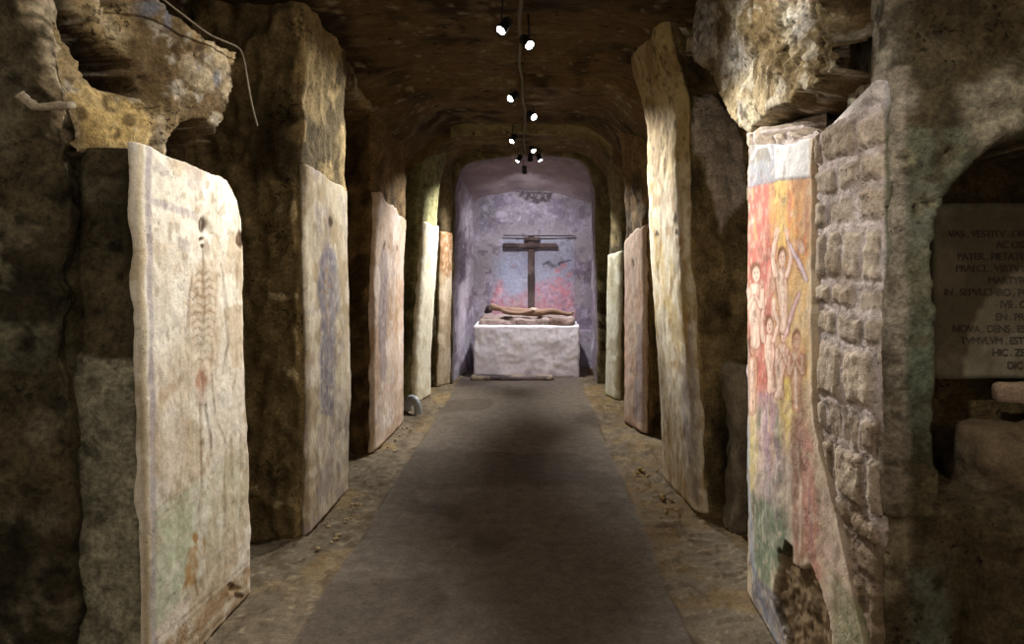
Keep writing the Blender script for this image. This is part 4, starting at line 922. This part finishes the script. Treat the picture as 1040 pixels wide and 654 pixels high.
# ---------------- inscribed plaque in the niche
e = empty('inscribed_plaque', (1.95, 2.5, 1.1), 'grey marble slab with lines of capital lettering set in the right arched niche', 'plaque')
def plcol(V):
    p = Paint(V[:, 0] * 100, V[:, 2] * 100, (112, 102, 84), V, 0); p.spots((84, 74, 56), 3, .0, .6, 3); p.spots((128, 120, 104), 8, .3, .5, 5); return p.c
DP = 2.47
stone_box('slab', xat(948, DP), xat(1178, DP), DP, DP + .06, zat(385, DP), zat(206, DP), .02, .002, plcol, M_PLASTER, e, 41, .006)
m_ink = flat('faded_dark_lettering', (62, 54, 44), .8)
lines = [(237, 963, 'VAS . VESTITV . ORN'), (248, 1011, 'AC OSSA'), (260, 972, 'PATER . PIETATE'), (272, 970, 'PRAECL . VIRTVTE'), (284, 1003, 'MARTYR'), (296, 958, 'IN . SEPVLCHRO . POS'), (308, 1015, 'IVE . COR'), (321, 1010, 'EN . PROM'), (333, 967, 'NOVA . DENS . ESEANTE'), (345, 975, 'TVMVLVM . ESTE . R . N'), (357, 1007, 'HIC . ZEF .'), (370, 1022, 'DIC . T')]
for y, x, s in lines:
    vs, fs = [], []
    cu = bpy.data.curves.new('t', 'FONT'); cu.body = s; cu.size = .036; cu.extrude = .0012; cu.space_character = .92
    to = bpy.data.objects.new('t', cu); COL.objects.link(to); dg = bpy.context.evaluated_depsgraph_get(); dg.update()
    me = bpy.data.meshes.new_from_object(to.evaluated_get(dg))
    for v in me.vertices: vs.append((xat(x, DP) + v.co.x, DP - .003 - v.co.z, zat(y + 4, DP) + v.co.y))
    for f in me.polygons: fs.append(tuple(f.vertices))
    bpy.data.objects.remove(to); bpy.data.curves.remove(cu); bpy.data.meshes.remove(me)
    mesh('inscription_line', vs, fs, None, m_ink, e, smooth=False)
# rubble inside the niche under the slab
e = empty('niche_ledge', (1.8, 2.4, .79), 'rough brown rubble shelf inside the niche below the inscribed slab', 'ledge')
stone_box('shelf_stone', 1.42, 2.35, 2.17, 2.44, .76, zat(438, 2.3), .02, .05, lambda V: rockcol(V, (104, 84, 58), (70, 56, 38), 6), M_STONE, e, 45, .06)
stone_box('mortar_strip', xat(1000, 2.47), 2.3, 2.38, 2.45, zat(410, 2.45), zat(387, 2.45), .015, .03, lambda V: rockcol(V, (146, 116, 92), (92, 70, 52), 6), M_STONE, e, 46, .02)

# ================================================================== CAMERA, WORLD, VIEW
cam = bpy.data.cameras.new('camera'); co = bpy.data.objects.new('camera', cam); COL.objects.link(co)
co.location = (0, 0, EYE); co.rotation_euler = (math.pi / 2, 0, 0); cam.sensor_width = 36; cam.lens = F / 1040 * 36
cam.shift_x = (520 - CX) / 1040; cam.shift_y = (CY - 327) / 1040; cam.clip_start = .05
SC.camera = co
w = bpy.data.worlds.new('world'); SC.world = w; w.use_nodes = True
w.node_tree.nodes['Background'].inputs[0].default_value = (1, .86, .68, 1); w.node_tree.nodes['Background'].inputs[1].default_value = .44
SC.view_settings.view_transform = 'Standard'; SC.view_settings.look = 'None'; SC.view_settings.gamma = 1; SC.view_settings.use_curve_mapping = False
SC.view_settings.exposure = 0.0
SC.cycles.use_denoising = True; SC.cycles.max_bounces = 6; SC.cycles.diffuse_bounces = 5; SC.cycles.sample_clamp_indirect = 4
